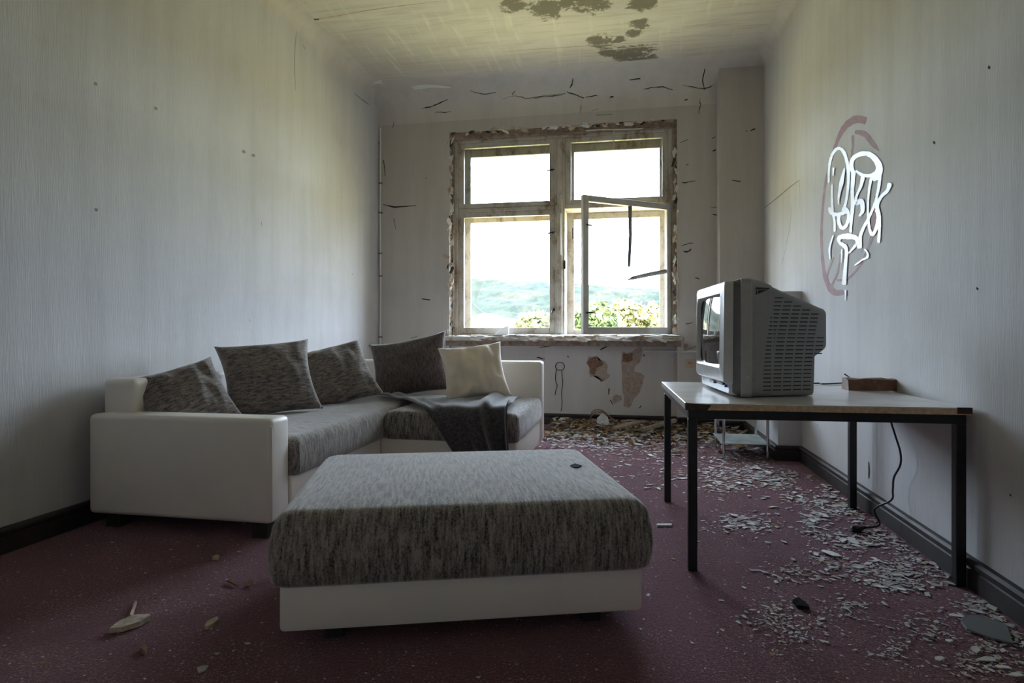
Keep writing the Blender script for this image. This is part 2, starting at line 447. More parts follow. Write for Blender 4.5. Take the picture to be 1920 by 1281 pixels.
# fixed frame of the inner layer and lining boards between the layers
FW = 0.072
bar('jamb', WX0 - 0.005, WX0 + FW, YI - 0.02, 6.80, WZ0, WZ1)
bar('jamb', WX1 - FW - 0.008, WX1 + 0.005, YI - 0.02, 6.80, WZ0, WZ1)
bar('head', WX0 + FW, WX1 - FW, YI - 0.02, 6.80, WZ1 - 0.10, WZ1 + 0.005, M['window_paint'])
bar('bottom_rail', WX0 + FW, WX1 - FW, YI - 0.02, 6.84, WZ0 - 0.005, WZ0 + 0.025)
bar('mullion', -0.748, -0.642, YI - 0.025, 6.80, WZ0 + 0.025, WZ1 - 0.10)
bar('mullion_bead', -0.722, -0.668, YI - 0.05, YI - 0.022, WZ0 + 0.03, WZ1 - 0.11, bev=0.01)
bar('transom', WX0 + FW, -0.748, YI - 0.01, 6.80, 2.282, 2.325)
bar('transom', -0.642, WX1 - FW, YI - 0.01, 6.80, 2.282, 2.325)
# brown weathered strip between plaster edge and frame
bar('cover_strip', WX0 - 0.004, WX0 + 0.034, YI - 0.055, YI - 0.018, WZ0, WZ1, M['window_old'])
bar('cover_strip', WX1 - 0.040, WX1 + 0.004, YI - 0.055, YI - 0.018, WZ0, WZ1, M['window_old'])
bar('cover_strip', WX0, WX1, YI - 0.060, YI - 0.018, WZ1 - 0.075, WZ1 + 0.004, M['window_old'])

def sash(x0, x1, z0, z1, y, th, stile, rail_b, rail_t, pane=True, name='sash', mat=None):
    s = empty(name); s.parent = win
    mat = mat or M['window_paint']
    bar('stile', x0, x0 + stile, y, y + th, z0, z1, mat, s); bar('stile', x1 - stile, x1, y, y + th, z0, z1, mat, s)
    bar('rail', x0 + stile, x1 - stile, y, y + th, z0, z0 + rail_b, mat, s); bar('rail', x0 + stile, x1 - stile, y, y + th, z1 - rail_t, z1, mat, s)
    if pane:
        boxobj('pane', (x0 + stile - 0.004, x1 - stile + 0.004, y + th * 0.55, y + th * 0.55 + 0.003, z0 + rail_b - 0.004, z1 - rail_t + 0.004), M['pane'], s)
    return s
LX0, LX1 = WX0 + FW, -0.748
RX0, RX1 = -0.642, WX1 - FW - 0.008
s1 = sash(LX0, LX1, 2.325, 3.04, YI, 0.045, 0.062, 0.055, 0.055)
s2 = sash(LX0, LX1, 0.955, 2.282, YI, 0.045, 0.062, 0.07, 0.055, pane=False)
s3 = sash(RX0, RX1, 2.325, 3.04, YI, 0.045, 0.062, 0.055, 0.055)
for (a, b) in ((LX0, LX1), (RX0, RX1)):
    sash(a, b, 2.325, 3.04, YO, 0.045, 0.075, 0.05, 0.085)
o1 = sash(LX0, LX1, 0.955, 2.282, YO, 0.045, 0.075, 0.05, 0.07, pane=False)
o2 = sash(RX0, RX1, 0.955, 2.282, YO, 0.045, 0.075, 0.05, 0.07, pane=False)
# broken glass left in the lower left outer sash
def poly(name, pts, th, mat, parent, axis='y'):
    """flat polygon with a little thickness"""
    bm = bmesh.new(); d = Vector((0, th, 0)) if axis == 'y' else (Vector((th, 0, 0)) if axis == 'x' else Vector((0, 0, th)))
    A = [bm.verts.new(p) for p in pts]; B = [bm.verts.new(Vector(p) + d) for p in pts]
    bm.faces.new(A); bm.faces.new(B[::-1])
    for k in range(len(A)): bm.faces.new((A[k], B[k], B[(k + 1) % len(A)], A[(k + 1) % len(A)]))
    return obj(name, bm, mat, parent)
for pts in ([(884, 525), (908, 527), (893, 565), (884, 575)], [(884, 566), (905, 585), (884, 603)], [(1028, 570), (1010, 612), (1030, 614)]):
    poly('glass_shard', [on_y(u, v, YO + 0.02) for u, v in pts], 0.003, M['shard'], o1)
poly('glass_shard', [on_y(u, v, YI + 0.02) for u, v in [(871, 407), (889, 407), (886, 424), (880, 436), (872, 443)]], 0.003, M['shard'], s2)
poly('glass_shard', [on_y(u, v, YO + 0.02) for u, v in [(1190, 392), (1243, 388), (1243, 403), (1200, 405)]], 0.003, M['shard'], o2)
poly('glass_shard', [on_y(u, v, YO + 0.02) for u, v in [(884, 600), (900, 606), (935, 613), (884, 614)]], 0.003, M['shard'], o1)
# small iron latches on the sash stiles
def latch(u, v, y, parent, ln=0.075, rz=0.15):
    p = on_y(u, v, y)
    bm = bmesh.new(); tube(bm, [p + Vector((-ln / 2, -0.03, -rz * ln)), p + Vector((0, -0.034, 0)), p + Vector((ln / 2, -0.02, rz * ln * 0.6))], 0.007, 8)
    tube(bm, [p + Vector((0.012, 0.005, 0)), p + Vector((0.012, -0.04, 0))], 0.010, 8)
    return obj('latch', bm, M['black_steel'], parent)
latch(1033, 320, YI, s1); latch(1034, 437, YI, s2); latch(1037, 582, YI, s2, 0.03, 1.2)
pl = on_y(1059, 497, YI); boxobj('lock_plate', (pl.x - 0.012, pl.x + 0.012, YI - 0.032, YI - 0.024, pl.z - 0.045, pl.z + 0.045), M['black_steel'], win, bev=0.003)
pl = on_y(1074, 437, YI); boxobj('lock_plate', (pl.x - 0.008, pl.x + 0.008, YI + 0.02, YI + 0.03, pl.z - 0.06, pl.z + 0.06), M['black_steel'], win, bev=0.003)
# thin loose rod hanging along the mullion
a, b = on_y(1051, 400, YI - 0.06), on_y(1051, 478, YI - 0.06)
bm = bmesh.new(); tube(bm, [a, b], 0.006, 8); obj('hanging_rod', bm, M['sash_grey'], win)
# torn wire across the upper right casement
bm = bmesh.new()
tube(bm, [on_y(u, v, YI - 0.07) for u, v in ((1098, 245), (1125, 243), (1150, 243), (1180, 242), (1205, 241))], 0.006, 6)
tube(bm, [on_y(u, v, YI - 0.07) for u, v in ((1151, 243), (1151, 262), (1150, 279))], 0.005, 6)
obj('loose_wire', bm, M['sash_grey'], win)
# the open lower right inner sash, hinged on the right, swung into the room; glazing bars broken
HXh, HYh = RX1, YI + 0.01
op = empty('open_sash', (HXh, HYh, 0), math.radians(36)); op.parent = win
SWd = RX1 - RX0 - 0.01; z0, z1 = 0.955, 2.285
mg = M['sash_grey']
def ob(name, *d, bev=0.005, mat=mg): return boxobj(name, d, mat, op, bev=bev)
ob('stile', -SWd, -SWd + 0.062, -0.045, 0, z0, z1); ob('stile', -0.05, 0, -0.045, 0, z0, z1)
ob('rail', -SWd + 0.062, -0.05, -0.045, 0, z0, z0 + 0.07); ob('rail', -SWd + 0.062, -0.05, -0.045, 0, z1 - 0.06, z1)
xb = -SWd * 0.47
bm = bmesh.new(); tube(bm, [(xb, -0.022, z1 - 0.06), (xb + 0.004, -0.022, z1 - 0.35), (xb - 0.012, -0.02, z1 - 0.66)], [0.024, 0.022, 0.018], 4); obj('broken_glazing_bar', bm, M['tv_band'], op)
bm = bmesh.new(); tube(bm, [(-0.05, -0.022, 1.60), (-0.25, -0.02, 1.56), (-0.46, -0.018, 1.515), (-0.52, -0.018, 1.495)], [0.022, 0.022, 0.018, 0.005], 4); obj('broken_glazing_bar', bm, M['tv_band'], op)
bm = bmesh.new(); tube(bm, [(-SWd + 0.03, -0.05, 1.16), (-SWd + 0.085, -0.075, 1.165)], 0.009, 8); obj('latch', bm, M['black_steel'], op)
bm = bmesh.new(); tube(bm, [(-SWd + 0.03, -0.05, 2.0), (-SWd + 0.08, -0.07, 1.99)], 0.008, 8); obj('latch', bm, M['black_steel'], op)
# sill board
bm = bmesh.new(); box(bm, WX0 - 0.045, WX1 + 0.055, 6.24, 6.52, 0.885, 0.93, bev=0.012, seg=3)
sill = obj('window_sill', bm, M['window_paint'], win, smooth=False)
bm = bmesh.new(); box(bm, WX0 - 0.02, WX1 + 0.03, 6.33, 6.47, 0.83, 0.885, bev=0.005)
obj('sill_apron', bm, M['window_old'], win)

# ------------------------------------------------------------------ flakes: irregular curled chips
def flake(bm, c, s, rnd, curl=0.25, stretch=1.6, mi=0, ang=None, nrm=None):
    n = rnd.randint(4, 6); a0 = rnd.uniform(0, 6.28) if ang is None else ang
    ca, sa = math.cos(a0), math.sin(a0); vs = []
    for k in range(n):
        t = 2 * math.pi * k / n + rnd.uniform(-0.35, 0.35); r = s * rnd.uniform(0.6, 1.05)
        x, y = r * math.cos(t) * stretch, r * math.sin(t) / stretch ** 0.5
        z = rnd.uniform(0, curl) * s
        vs.append(Vector((x * ca - y * sa, x * sa + y * ca, z)))
    if nrm is not None:
        q = nrm.to_track_quat('Z', 'Y'); vs = [q @ v for v in vs]
    V = [bm.verts.new(c + v) for v in vs]
    bm.faces.new(V).material_index = mi
rnd = random.Random(3)
# curled paint along the sill and plaster crumbs round the reveal (too small to count)
bm = bmesh.new()
for k in range(190):
    x = rnd.uniform(WX0 + (0.5 if rnd.random() < 0.8 else 0), WX1); y = rnd.uniform(6.25, 6.44)
    flake(bm, Vector((x, y, 0.933)), rnd.uniform(0.015, 0.06), rnd, 0.4, 2.4, rnd.choice([0, 0, 0, 1, 2]), ang=rnd.uniform(-0.4, 0.4))
for k in range(60):
    x = rnd.uniform(WX0 + 0.3, WX1 - 0.02)
    flake(bm, Vector((x, 6.236, rnd.uniform(0.885, 0.93))), rnd.uniform(0.012, 0.035), rnd, 0.3, 2.4, rnd.choice([0, 1, 2, 3]), ang=rnd.uniform(-0.2, 0.2), nrm=Vector((0, -1, 0.3)))
o = obj('peeling_sill_paint', bm, [M['paper'], M['flake'], M['flake_tan'], M['window_old']], win); tag(o, kind='stuff')
bm = bmesh.new()
for k in range(230):
    side = rnd.random()
    if side < 0.38: p = Vector((WX0 + rnd.uniform(-0.012, 0.02), YB - 0.004 + rnd.uniform(0, 0.05), rnd.uniform(0.95, 3.1))); nn = Vector((0.6, -1, 0))
    elif side < 0.72: p = Vector((WX1 + rnd.uniform(-0.03, 0.012), YB - 0.004 + rnd.uniform(0, 0.05), rnd.uniform(0.95, 2.9))); nn = Vector((-0.6, -1, 0))
    else: p = Vector((rnd.uniform(WX0, WX1), YB - 0.004 + rnd.uniform(0, 0.04), WZ1 + rnd.uniform(-0.03, 0.012))); nn = Vector((0, -1, -0.5))
    flake(bm, p, rnd.uniform(0.01, 0.038), rnd, 0.5, 1.8, rnd.choice([0, 0, 1, 2, 2, 3]), nrm=nn, ang=(1.57 if side < 0.72 else 0) + rnd.uniform(-0.5, 0.5))
o = obj('peeling_reveal_plaster', bm, [M['crack_light'], M['flake'], M['flake_tan'], M['crack']], wb); tag(o, kind='stuff')

# ------------------------------------------------------------------ cracks, peeled patches and drawn lines on the walls
def ribbon(bm, pts, nrm, w, taper=True, mi=0, th=0.0008):
    """thin raised strip along pts on a plane with normal nrm; w = width (m) or list"""
    pts = [Vector(p) for p in pts]; n = len(pts); L = []; R = []
    for i, p in enumerate(pts):
        t = (pts[min(i + 1, n - 1)] - pts[max(i - 1, 0)]).normalized(); s = nrm.cross(t).normalized()
        ww = (w[i] if isinstance(w, list) else w) / 2
        if taper: ww *= max(0.15, math.sin(math.pi * (i + 0.5) / n) ** 0.5)
        L.append(p + s * ww + nrm * th); R.append(p - s * ww + nrm * th)
    VL = [bm.verts.new(p) for p in L]; VR = [bm.verts.new(p) for p in R]
    for i in range(n - 1): bm.faces.new((VL[i], VR[i], VR[i + 1], VL[i + 1])).material_index = mi
NB = Vector((0, -1, 0))
def back_surface(u, v, y):
    """point on the window wall, or on the coving above it"""
    p = on_y(u, v, y)
    if p.z < ZC - 0.34 or y != YB: return p
    lo, hi = YB - 0.36, YB
    for _ in range(30):
        m = (lo + hi) / 2; s_ = 1 - (YB - m) / 0.36; zc = ZC - 0.34 * (1 - math.sqrt(max(0, 1 - s_ * s_)))
        if on_y(u, v, m).z > zc: hi = m
        else: lo = m
    return on_y(u, v, lo - 0.004)
def crack(pxs, y=YB, wpx=2.5, mat=None, name='crack', parent=wb):
    rr = random.Random(hash(tuple(map(tuple, pxs))) & 0xffff)
    P = catmull([back_surface(u, v, y) for u, v in pxs], 4)
    P = [p + Vector((rr.uniform(-1, 1), 0, rr.uniform(-1, 1))) * 0.004 for p in P]
    bm = bmesh.new(); ribbon(bm, P, NB, [wpx * rr.uniform(0.5, 1.4) * y / FPX for _ in P])
    return obj(name, bm, mat or M['crack'], parent, recalc=False)
CR = [
 [(790, 204), (812, 199), (826, 192), (840, 186)], [(816, 210), (832, 211), (846, 209)], [(739, 228), (737, 240)],
 [(1000, 186), (1020, 181), (1045, 180), (1060, 175)], [(1068, 165), (1072, 158), (1074, 147)], [(1098, 182), (1112, 180), (1120, 179)],
 [(1208, 167), (1226, 164), (1243, 163), (1262, 169)], [(1312, 185), (1313, 198), (1310, 214)], [(718, 383), (740, 388), (780, 386)],
 [(1275, 267), (1290, 262)], [(1278, 343), (1290, 342), (1303, 339)], [(1276, 462), (1292, 457), (1301, 456)], [(1280, 471), (1290, 472), (1296, 466)],
 [(1286, 608), (1300, 606)], [(683, 380), (686, 384)], [(1334, 390), (1348, 388)], [(1336, 402), (1346, 403)], [(1334, 260), (1342, 256)], [(1336, 283), (1342, 281)],
 [(700, 344), (712, 345)], [(700, 475), (716, 476)], [(698, 516), (712, 518)], [(703, 272), (714, 266)], [(702, 300), (712, 299)],
 [(1143, 183), (1150, 181)], [(720, 300), (722, 330)], [(1322, 128), (1318, 150), (1322, 170)], [(880, 170), (905, 176), (930, 173)], [(1180, 150), (1200, 147)], [(1280, 160), (1320, 166), (1338, 158)], [(1062, 172), (1080, 178), (1095, 184)], [(738, 410), (742, 430)], [(790, 560), (806, 562)], [(1304, 520), (1312, 524)], [(1286, 310), (1292, 309)], [(770, 634), (784, 630)], [(1284, 188), (1290, 187)], [(960, 178), (966, 171)],
]
for k, c in enumerate(CR): crack(c, wpx=(2.6, 1.5, 2.0, 1.3)[k % 4])
for c in ([(1406, 246), (1416, 241)], [(1372, 338), (1388, 341)], [(1396, 118), (1414, 112)], [(1399, 246), (1402, 245)]): crack(c, PY)
# plaster seam lines and pencil marks above the window
for c in ([(940, 186), (965, 180), (990, 185), (1010, 181), (1060, 176)], [(1110, 208), (1122, 204)], [(1118, 216), (1150, 214)], [(1090, 198), (1088, 212)]): crack(c, YB, 1.6, M['pencil'], 'plaster_seam')
crack([(832, 482), (838, 480), (842, 484)], YB, 9, M['flake_tan'], 'plaster_plug')
# parapet under the sill
for c in ([(1006, 670), (1014, 672), (1022, 673)], [(1012, 652), (1036, 648)], [(1064, 668), (1066, 671)], [(1208, 664), (1206, 668)], [(1144, 750), (1150, 760)], [(1199, 765), (1202, 760)],
          [(1126, 656), (1140, 648)], [(1142, 728), (1141, 740)]): crack(c, NICHE)
def patch(zpts, mat, y=NICHE, th=0.0012, name='peeled_patch'):
    pts = [on_y(1000 + x * 0.2396, 620 + yy * 0.2396, y) + NB * (th + 0.0002) for x, yy in zpts]
    bm = bmesh.new(); V = [bm.verts.new(p) for p in pts]; W = [bm.verts.new(p - NB * th) for p in pts]
    f = bm.faces.new(V); bmesh.ops.triangulate(bm, faces=[f])
    for k in range(len(V)): bm.faces.new((V[k], W[k], W[(k + 1) % len(V)], V[(k + 1) % len(V)]))
    return obj(name, bm, mat, wb)
patch([(430, 200), (465, 205), (500, 195), (515, 235), (555, 235), (585, 275), (575, 330), (600, 350), (590, 370), (555, 385), (540, 400), (525, 405), (515, 350), (470, 355), (445, 365), (435, 330), (438, 290), (415, 255)], M['plaster_bare'])
patch([(440, 215), (500, 203), (512, 240), (545, 245), (550, 270), (500, 290), (480, 345), (450, 340), (440, 290), (420, 255)], M['plaster_deep'], th=0.002)
patch([(700, 165), (740, 175), (790, 155), (820, 125), (850, 120), (850, 190), (835, 250), (800, 275), (790, 320), (830, 330), (868, 350), (855, 420), (830, 490), (790, 530), (765, 590), (745, 605), (705, 590), (715, 520), (700, 480), (705, 420), (695, 350), (690, 270), (685, 240), (700, 210)], M['plaster_bare'])
patch([(702, 180), (745, 182), (778, 175), (776, 235), (735, 250), (700, 240)], M['plaster_deep'], th=0.002)
patch([(615, 555), (625, 515), (650, 500), (690, 510), (688, 545), (635, 573)], M['plaster_bare'])
# hole where a cable left the right wall, hairlines on the side walls
def crack_x(pxs, x, wpx=2.2, mat=None, parent=None, name='crack'):
    n = Vector((1, 0, 0)) if x < 0 else Vector((-1, 0, 0))
    P = catmull([on_x(u, v, x) for u, v in pxs], 4); bm = bmesh.new()
    ribbon(bm, P, n, [wpx * p.length / FPX for p in P]); return obj(name, bm, mat or M['crack'], parent, recalc=False)
for c in ([(556, 55), (552, 110), (554, 170)], [(568, 85), (572, 92)], [(664, 175), (680, 188), (692, 196)], [(490, 416), (491, 424)], [(468, 598), (469, 604)]):
    crack_x(c, XL, 1.8, M['pencil'], wl)
for (u, v) in ((178, 157), (291, 203), (179, 393), (456, 284), (474, 291)): crack_x([(u - 2, v), (u + 4, v + 1)], XL, 5, M['pencil'], wl, 'nail_hole')
for c in ([(1484, 385), (1482, 420), (1474, 460), (1466, 500)],): crack_x(c, XR, 1.6, M['pencil'], wr)
crack_x([(1429, 393), (1455, 373), (1480, 352), (1499, 338)], XR, 2.2, M['pencil'], wr, 'paint_line')
crack_x([(1499, 336), (1500, 360), (1500, 395)], XR, 1.2, M['pencil'], wr, 'paint_line')
crack_x([(1629, 866), (1630, 884), (1629, 898)], XR, 8, M['crack'], wr, 'cable_hole')
for (u, v) in ((1752, 266), (1833, 540), (1855, 125), (1895, 927)): crack_x([(u - 2, v), (u + 2, v + 3)], XR, 4, M['crack'], wr, 'nail_hole')
# seams of the ceiling boards
def seam(pxs, wpx=2.0, mat=None):
    P = catmull([on_floor(u, v, ZC) for u, v in pxs], 5); bm = bmesh.new()
    ribbon(bm, P, Vector((0, 0, -1)), [wpx * p.length / FPX for p in P]); obj('board_seam', bm, mat or M['flake_tan'], ceil_o, recalc=False)
seam([(578, 38), (640, 28), (720, 15), (836, 1)]); seam([(745, 124), (880, 114), (1000, 104), (1150, 92), (1300, 78)], 2.5, M['crack_light'])
seam([(578, 37), (598, 36)], 5, M['crack']); seam([(950, 96), (1100, 86), (1260, 76)], 1.6)
# peeled white strips hanging from the coving
bm = bmesh.new()
for pxs in ([(680, 146), (700, 150), (718, 157)], [(772, 164), (800, 161), (846, 164)], [(684, 152), (702, 156), (716, 151)], [(776, 166), (810, 162)]):
    P = [back_surface(u, v, YB) + Vector((0, -0.008, -0.004)) for u, v in pxs]; ribbon(bm, catmull(P, 4), Vector((0, -0.7, -0.7)), 0.03)
obj('peeled_strip', bm, M['paper'], bpy.data.objects['trim_1'], recalc=False)

# ------------------------------------------------------------------ graffiti on the right wall (flat paint strokes)
def g(zx, zy): return (1500 + zx * 0.3121, 180 + zy * 0.3123)
layer = [0.0006]
def stroke(zpts, w, mat, name):
    P2 = catmull([Vector((*g(x, y), 0)) for x, y in zpts], 6); n = len(P2); rr = random.Random(len(zpts) * 97 + int(zpts[0][0]))
    bm = bmesh.new(); off = Vector((-layer[0], 0, 0)); layer[0] += 0.00025; L_ = []; R_ = []
    def add(q, side, ww):      # edge points of the stroke, measured on the wall plane
        e = q + side * ww
        return bm.verts.new(on_x(e.x, e.y, XR) + off)
    for i, q in enumerate(P2):
        f = i / (n - 1) * (len(w) - 1); k = min(int(f), len(w) - 2); ww = (w[k] * (1 - (f - k)) + w[k + 1] * (f - k)) * 0.3123 * 0.5 * rr.uniform(0.9, 1.12)
        t = (P2[min(i + 1, n - 1)] - P2[max(i - 1, 0)]).normalized(); s = Vector((-t.y, t.x, 0))
        if i in (0, n - 1): ww *= 0.6
        L_.append(add(q, s, ww)); R_.append(add(q, s, -ww))
    for i in range(n - 1): bm.faces.new((L_[i], R_[i], R_[i + 1], L_[i + 1]))
    return obj(name, bm, mat, wr, recalc=False)
RS, WP = M['red_spray'], M['paint_white']
for z, w in (([(400, 150), (340, 140), (280, 175), (235, 245), (205, 330), (175, 430), (150, 550), (135, 700), (130, 850), (138, 1000), (160, 1110), (205, 1178), (265, 1178)], [46, 44, 34, 20, 14, 14, 14, 16, 22, 40, 30]),
             ([(330, 215), (390, 230), (440, 290), (475, 330)], [20, 34, 30, 8]), ([(318, 235), (318, 310), (306, 420)], [20, 14, 8]),
             ([(432, 840), (410, 915), (360, 1020), (290, 1098)], [20, 14, 14, 12]), ([(222, 1107), (285, 1103)], [26, 26]),
             ([(168, 1135), (168, 1060), (205, 968)], [9, 9, 9]), ([(188, 1140), (225, 1060), (245, 950)], [10, 9, 9]), ([(455, 600), (450, 720), (430, 830)], [12, 26, 22]),
             ([(240, 560), (265, 470)], [26, 14])):
    stroke(z, w, RS, 'red_spray_stroke')
for z, w in (([(175, 522), (177, 440), (190, 370), (215, 325), (245, 316), (270, 345), (288, 410), (294, 480), (290, 560), (278, 640), (258, 690)], [12, 16, 18, 20, 18, 16, 14]),
             ([(196, 530), (195, 620), (200, 700), (211, 760), (211, 815)], [10, 14, 14, 14]), ([(180, 668), (188, 700), (232, 712), (288, 690)], [14, 20, 22, 26]),
             ([(240, 700), (236, 750), (252, 790), (276, 785), (294, 740), (290, 690), (265, 668)], [20, 22, 18, 18]), ([(326, 455), (319, 560), (320, 660), (312, 750), (308, 822)], [26, 20, 24, 18, 14]),
             ([(330, 470), (312, 425), (325, 375), (370, 348), (420, 350), (462, 385), (482, 435), (465, 480), (440, 502)], [26, 26, 24, 30, 36, 44, 34]),
             ([(338, 448), (380, 474), (430, 478), (455, 462)], [14, 20, 22, 18]), ([(484, 440), (482, 520), (470, 590), (450, 660), (412, 745), (385, 795), (366, 850), (365, 915)], [22, 18, 14, 16, 18, 20, 28]),
             ([(434, 492), (420, 570), (414, 660), (416, 740), (424, 800), (440, 832), (465, 792), (476, 730), (462, 680)], [18, 12, 12, 16, 20, 22, 16]),
             ([(546, 522), (532, 568), (496, 602), (468, 655), (478, 702), (486, 760), (478, 882)], [26, 22, 18, 24, 22, 14, 20]),
             ([(385, 478), (372, 540), (346, 600), (342, 645), (374, 630), (382, 690), (360, 722)], [28, 18, 14, 22, 30, 22, 10]),
             ([(242, 882), (242, 852), (290, 842), (345, 855), (352, 895), (365, 912)], [16, 26, 34, 26, 18, 22]), ([(242, 882), (272, 900), (286, 930), (281, 1000), (276, 1060), (270, 1134)], [18, 26, 18, 18, 22, 28]),
             ([(280, 1165), (278, 1228)], [20, 10]), ([(335, 1018), (380, 985), (412, 968), (410, 938), (394, 920)], [8, 10, 14, 10, 8]), ([(186, 980), (184, 912), (206, 836)], [8, 12, 8]),
             ([(275, 432), (256, 520), (240, 600), (238, 652)], [8, 26, 14, 6]), ([(208, 430), (205, 480)], [18, 12]), ([(300, 945), (335, 905), (345, 890)], [8, 16, 10]), ([(258, 920), (255, 1000)], [14, 8])):
    stroke(z, w, WP, 'white_paint_stroke')
# ================================================================== corner sofa
sofa = empty('corner_sofa', (-2.0, 3.9, 0)); tag(sofa, 'L-shaped corner sofa in white leatherette with grey brown fabric seats', 'sofa')
def under(parent, o):
    o.parent = parent; o.matrix_parent_inverse = Matrix.Translation(-Vector(parent.location)) if parent.rotation_euler.z == 0 else parent.matrix_basis.inverted()
    return o
SXB, SXF = -2.64, -1.60          # back and front of the left wing
SYF, SYB = 3.85, 5.12            # front and back of the far wing
SXR = -0.68
SEAT, BACK, ARM = 0.455, 0.735, 0.568
LEA = M['leatherette']
def rb(name, d, mat, bev=0.022, seg=4, par=sofa): return under(par, boxobj(name, d, mat, bev=bev, seg=seg, smooth=False))
def shade(o, ang=50):
    for p in o.data.polygons: p.use_smooth = True
    o.data.set_sharp_from_angle(angle=math.radians(ang)); return o
shade(rb('armrest', (SXB + 0.02, -1.625, 2.595, 2.76, 0.075, ARM), LEA, 0.026, 5))
shade(rb('backrest', (SXB, SXB + 0.19, 2.70, SYB, 0.075, BACK), LEA, 0.03, 5))
shade(rb('backrest', (SXB + 0.19, SXR, SYB - 0.17, SYB, 0.075, BACK), LEA, 0.026, 5))
shade(rb('base', (SXB + 0.19, SXF - 0.02, 2.76, SYB - 0.17, 0.075, 0.27), LEA, 0.012, 3))
shade(rb('base', (SXF - 0.02, SXR - 0.015, SYF + 0.02, SYB - 0.17, 0.075, 0.27), LEA, 0.012, 3))
def sofapad(name, x0, x1, y0, y1, z0, z1, mat, rc=0.04, re=0.05):
    bm = bmesh.new(); pad(bm, (x0 + x1) / 2, (y0 + y1) / 2, x1 - x0, y1 - y0, z0, z1, rc, re, 0.018, 0.006)
    return under(sofa, obj(name, bm, mat, smooth=True))
sofapad('seat_cushion', SXB + 0.185, SXF + 0.005, 2.765, SYB - 0.165, 0.262, SEAT, fabric('left_seat_chenille', (0.05, 0.042, 0.038), (0.38, 0.335, 0.31), (16, 95, 16)))
sofapad('seat_cushion', SXF + 0.005, SXR, SYF, SYB - 0.165, 0.262, SEAT - 0.005, M['chenille'])
for (x, y) in ((-1.70, 2.66), (-2.52, 2.68), (-1.70, 3.75), (-0.78, 3.98), (-0.80, 5.0), (-2.5, 5.0)):
    rb('foot', (x - 0.04, x + 0.04, y - 0.04, y + 0.04, 0.0, 0.078), M['plastic_foot'], 0.004, 2)
# seam piping on the front of the near arm
bm = bmesh.new(); tube(bm, [(-1.624, 2.605, 0.09), (-1.6235, 2.604, 0.3), (-1.627, 2.605, ARM - 0.04), (-1.66, 2.605, ARM - 0.012), (-2.55, 2.605, ARM - 0.010)], 0.0035, 6)
under(sofa, obj('piping', bm, LEA))

# ------------------------------------------------------------------ ottoman
OA = math.radians(18.2)
ott = empty('ottoman', (-0.630, 2.295, 0), OA); tag(ott, 'large rectangular ottoman with grey fabric top and white leatherette base', 'ottoman')
OW, OD = 1.19, 0.96
def rounded_base(bm, w, d, z0, z1, r):
    loft(bm, [[(x, y, z) for x, y in rounded_ring(w - i, d - i, r, 5)] for z, i in ((z0, 0.006), (z0 + 0.006, 0), (z1 - 0.006, 0), (z1, 0.006))])
bm = bmesh.new(); rounded_base(bm, OW - 0.05, OD - 0.05, 0.068, 0.225, 0.018); shade(obj('base', bm, LEA, ott), 40)
bm = bmesh.new(); pad(bm, 0, 0, OW, OD, 0.205, 0.428, 0.045, 0.062, 0.016, 0.010); obj('cushion', bm, M['chenille'], ott, smooth=True)
for sx in (-1, 1):
    for sy in (-1, 1): boxobj('foot', (sx * 0.42 - 0.03, sx * 0.42 + 0.03, sy * 0.34 - 0.03, sy * 0.34 + 0.03, 0, 0.07), M['plastic_foot'], ott, bev=0.004)

# ------------------------------------------------------------------ loose cushions
def pillow(name, c, nrm, roll, w, h, t, mat, label, seed=0, ears=0.10, wr_=0.010, group=None):
    bm = bmesh.new(); n = 30; rr = random.Random(seed); off = Vector((seed * 3.1, seed * 1.7, 0))
    ek = [rr.uniform(0.8, 1.25) for _ in range(4)]
    def P(i, j, s):
        u = -1 + 2 * i / n; v = -1 + 2 * j / n
        x = w / 2 * u * (1 - ears * (1 - v * v) * (ek[0] if u > 0 else ek[1]) * abs(u))
        y = h / 2 * v * (1 - ears * (1 - u * u) * (ek[2] if v > 0 else ek[3]) * abs(v))
        z = t / 2 * (max(0, (1 - u * u)) * max(0, (1 - v * v))) ** 0.42
        edge = min(1 - abs(u), 1 - abs(v))
        if edge > 0:
            cr = noise.noise(Vector((u * 2.3, v * 2.3, s)) + off) * 1.4 + noise.noise(Vector((u * 6, v * 2.0, s * 3)) + off) * 0.8
            z += wr_ * cr * min(1, edge * 4)
        return (x, y, s * z)
    top = [[bm.verts.new(P(i, j, 1)) for j in range(n + 1)] for i in range(n + 1)]
    bot = [[top[i][j] if i in (0, n) or j in (0, n) else bm.verts.new(P(i, j, -1)) for j in range(n + 1)] for i in range(n + 1)]
    for i in range(n):
        for j in range(n):
            bm.faces.new((top[i][j], top[i + 1][j], top[i + 1][j + 1], top[i][j + 1]))
            bm.faces.new((bot[i][j], bot[i][j + 1], bot[i + 1][j + 1], bot[i + 1][j]))
    o = obj(name, bm, mat, smooth=True)
    z = Vector(nrm).normalized(); x = Vector((0, 0, 1)).cross(z).normalized(); y = z.cross(x)
    R = Matrix((x, y, z)).transposed().to_4x4()
    o.matrix_world = Matrix.Translation(c) @ R @ Matrix.Rotation(math.radians(roll), 4, 'Z')
    tag(o, label, 'cushion', group)
    return o
pillow('cushion', (-2.335, 2.925, 0.615), (0.64, -0.54, 0.55), 17, 0.45, 0.41, 0.17, M['chenille_pillow'], 'crumpled grey brown cushion slumped behind the white armrest', 1, wr_=0.014)
pillow('cushion', (-2.20, 3.50, 0.685), (0.60, -0.66, 0.45), 5, 0.57, 0.50, 0.20, M['chenille_pillow'], 'large grey brown cushion standing second from the armrest on the left wing', 2)
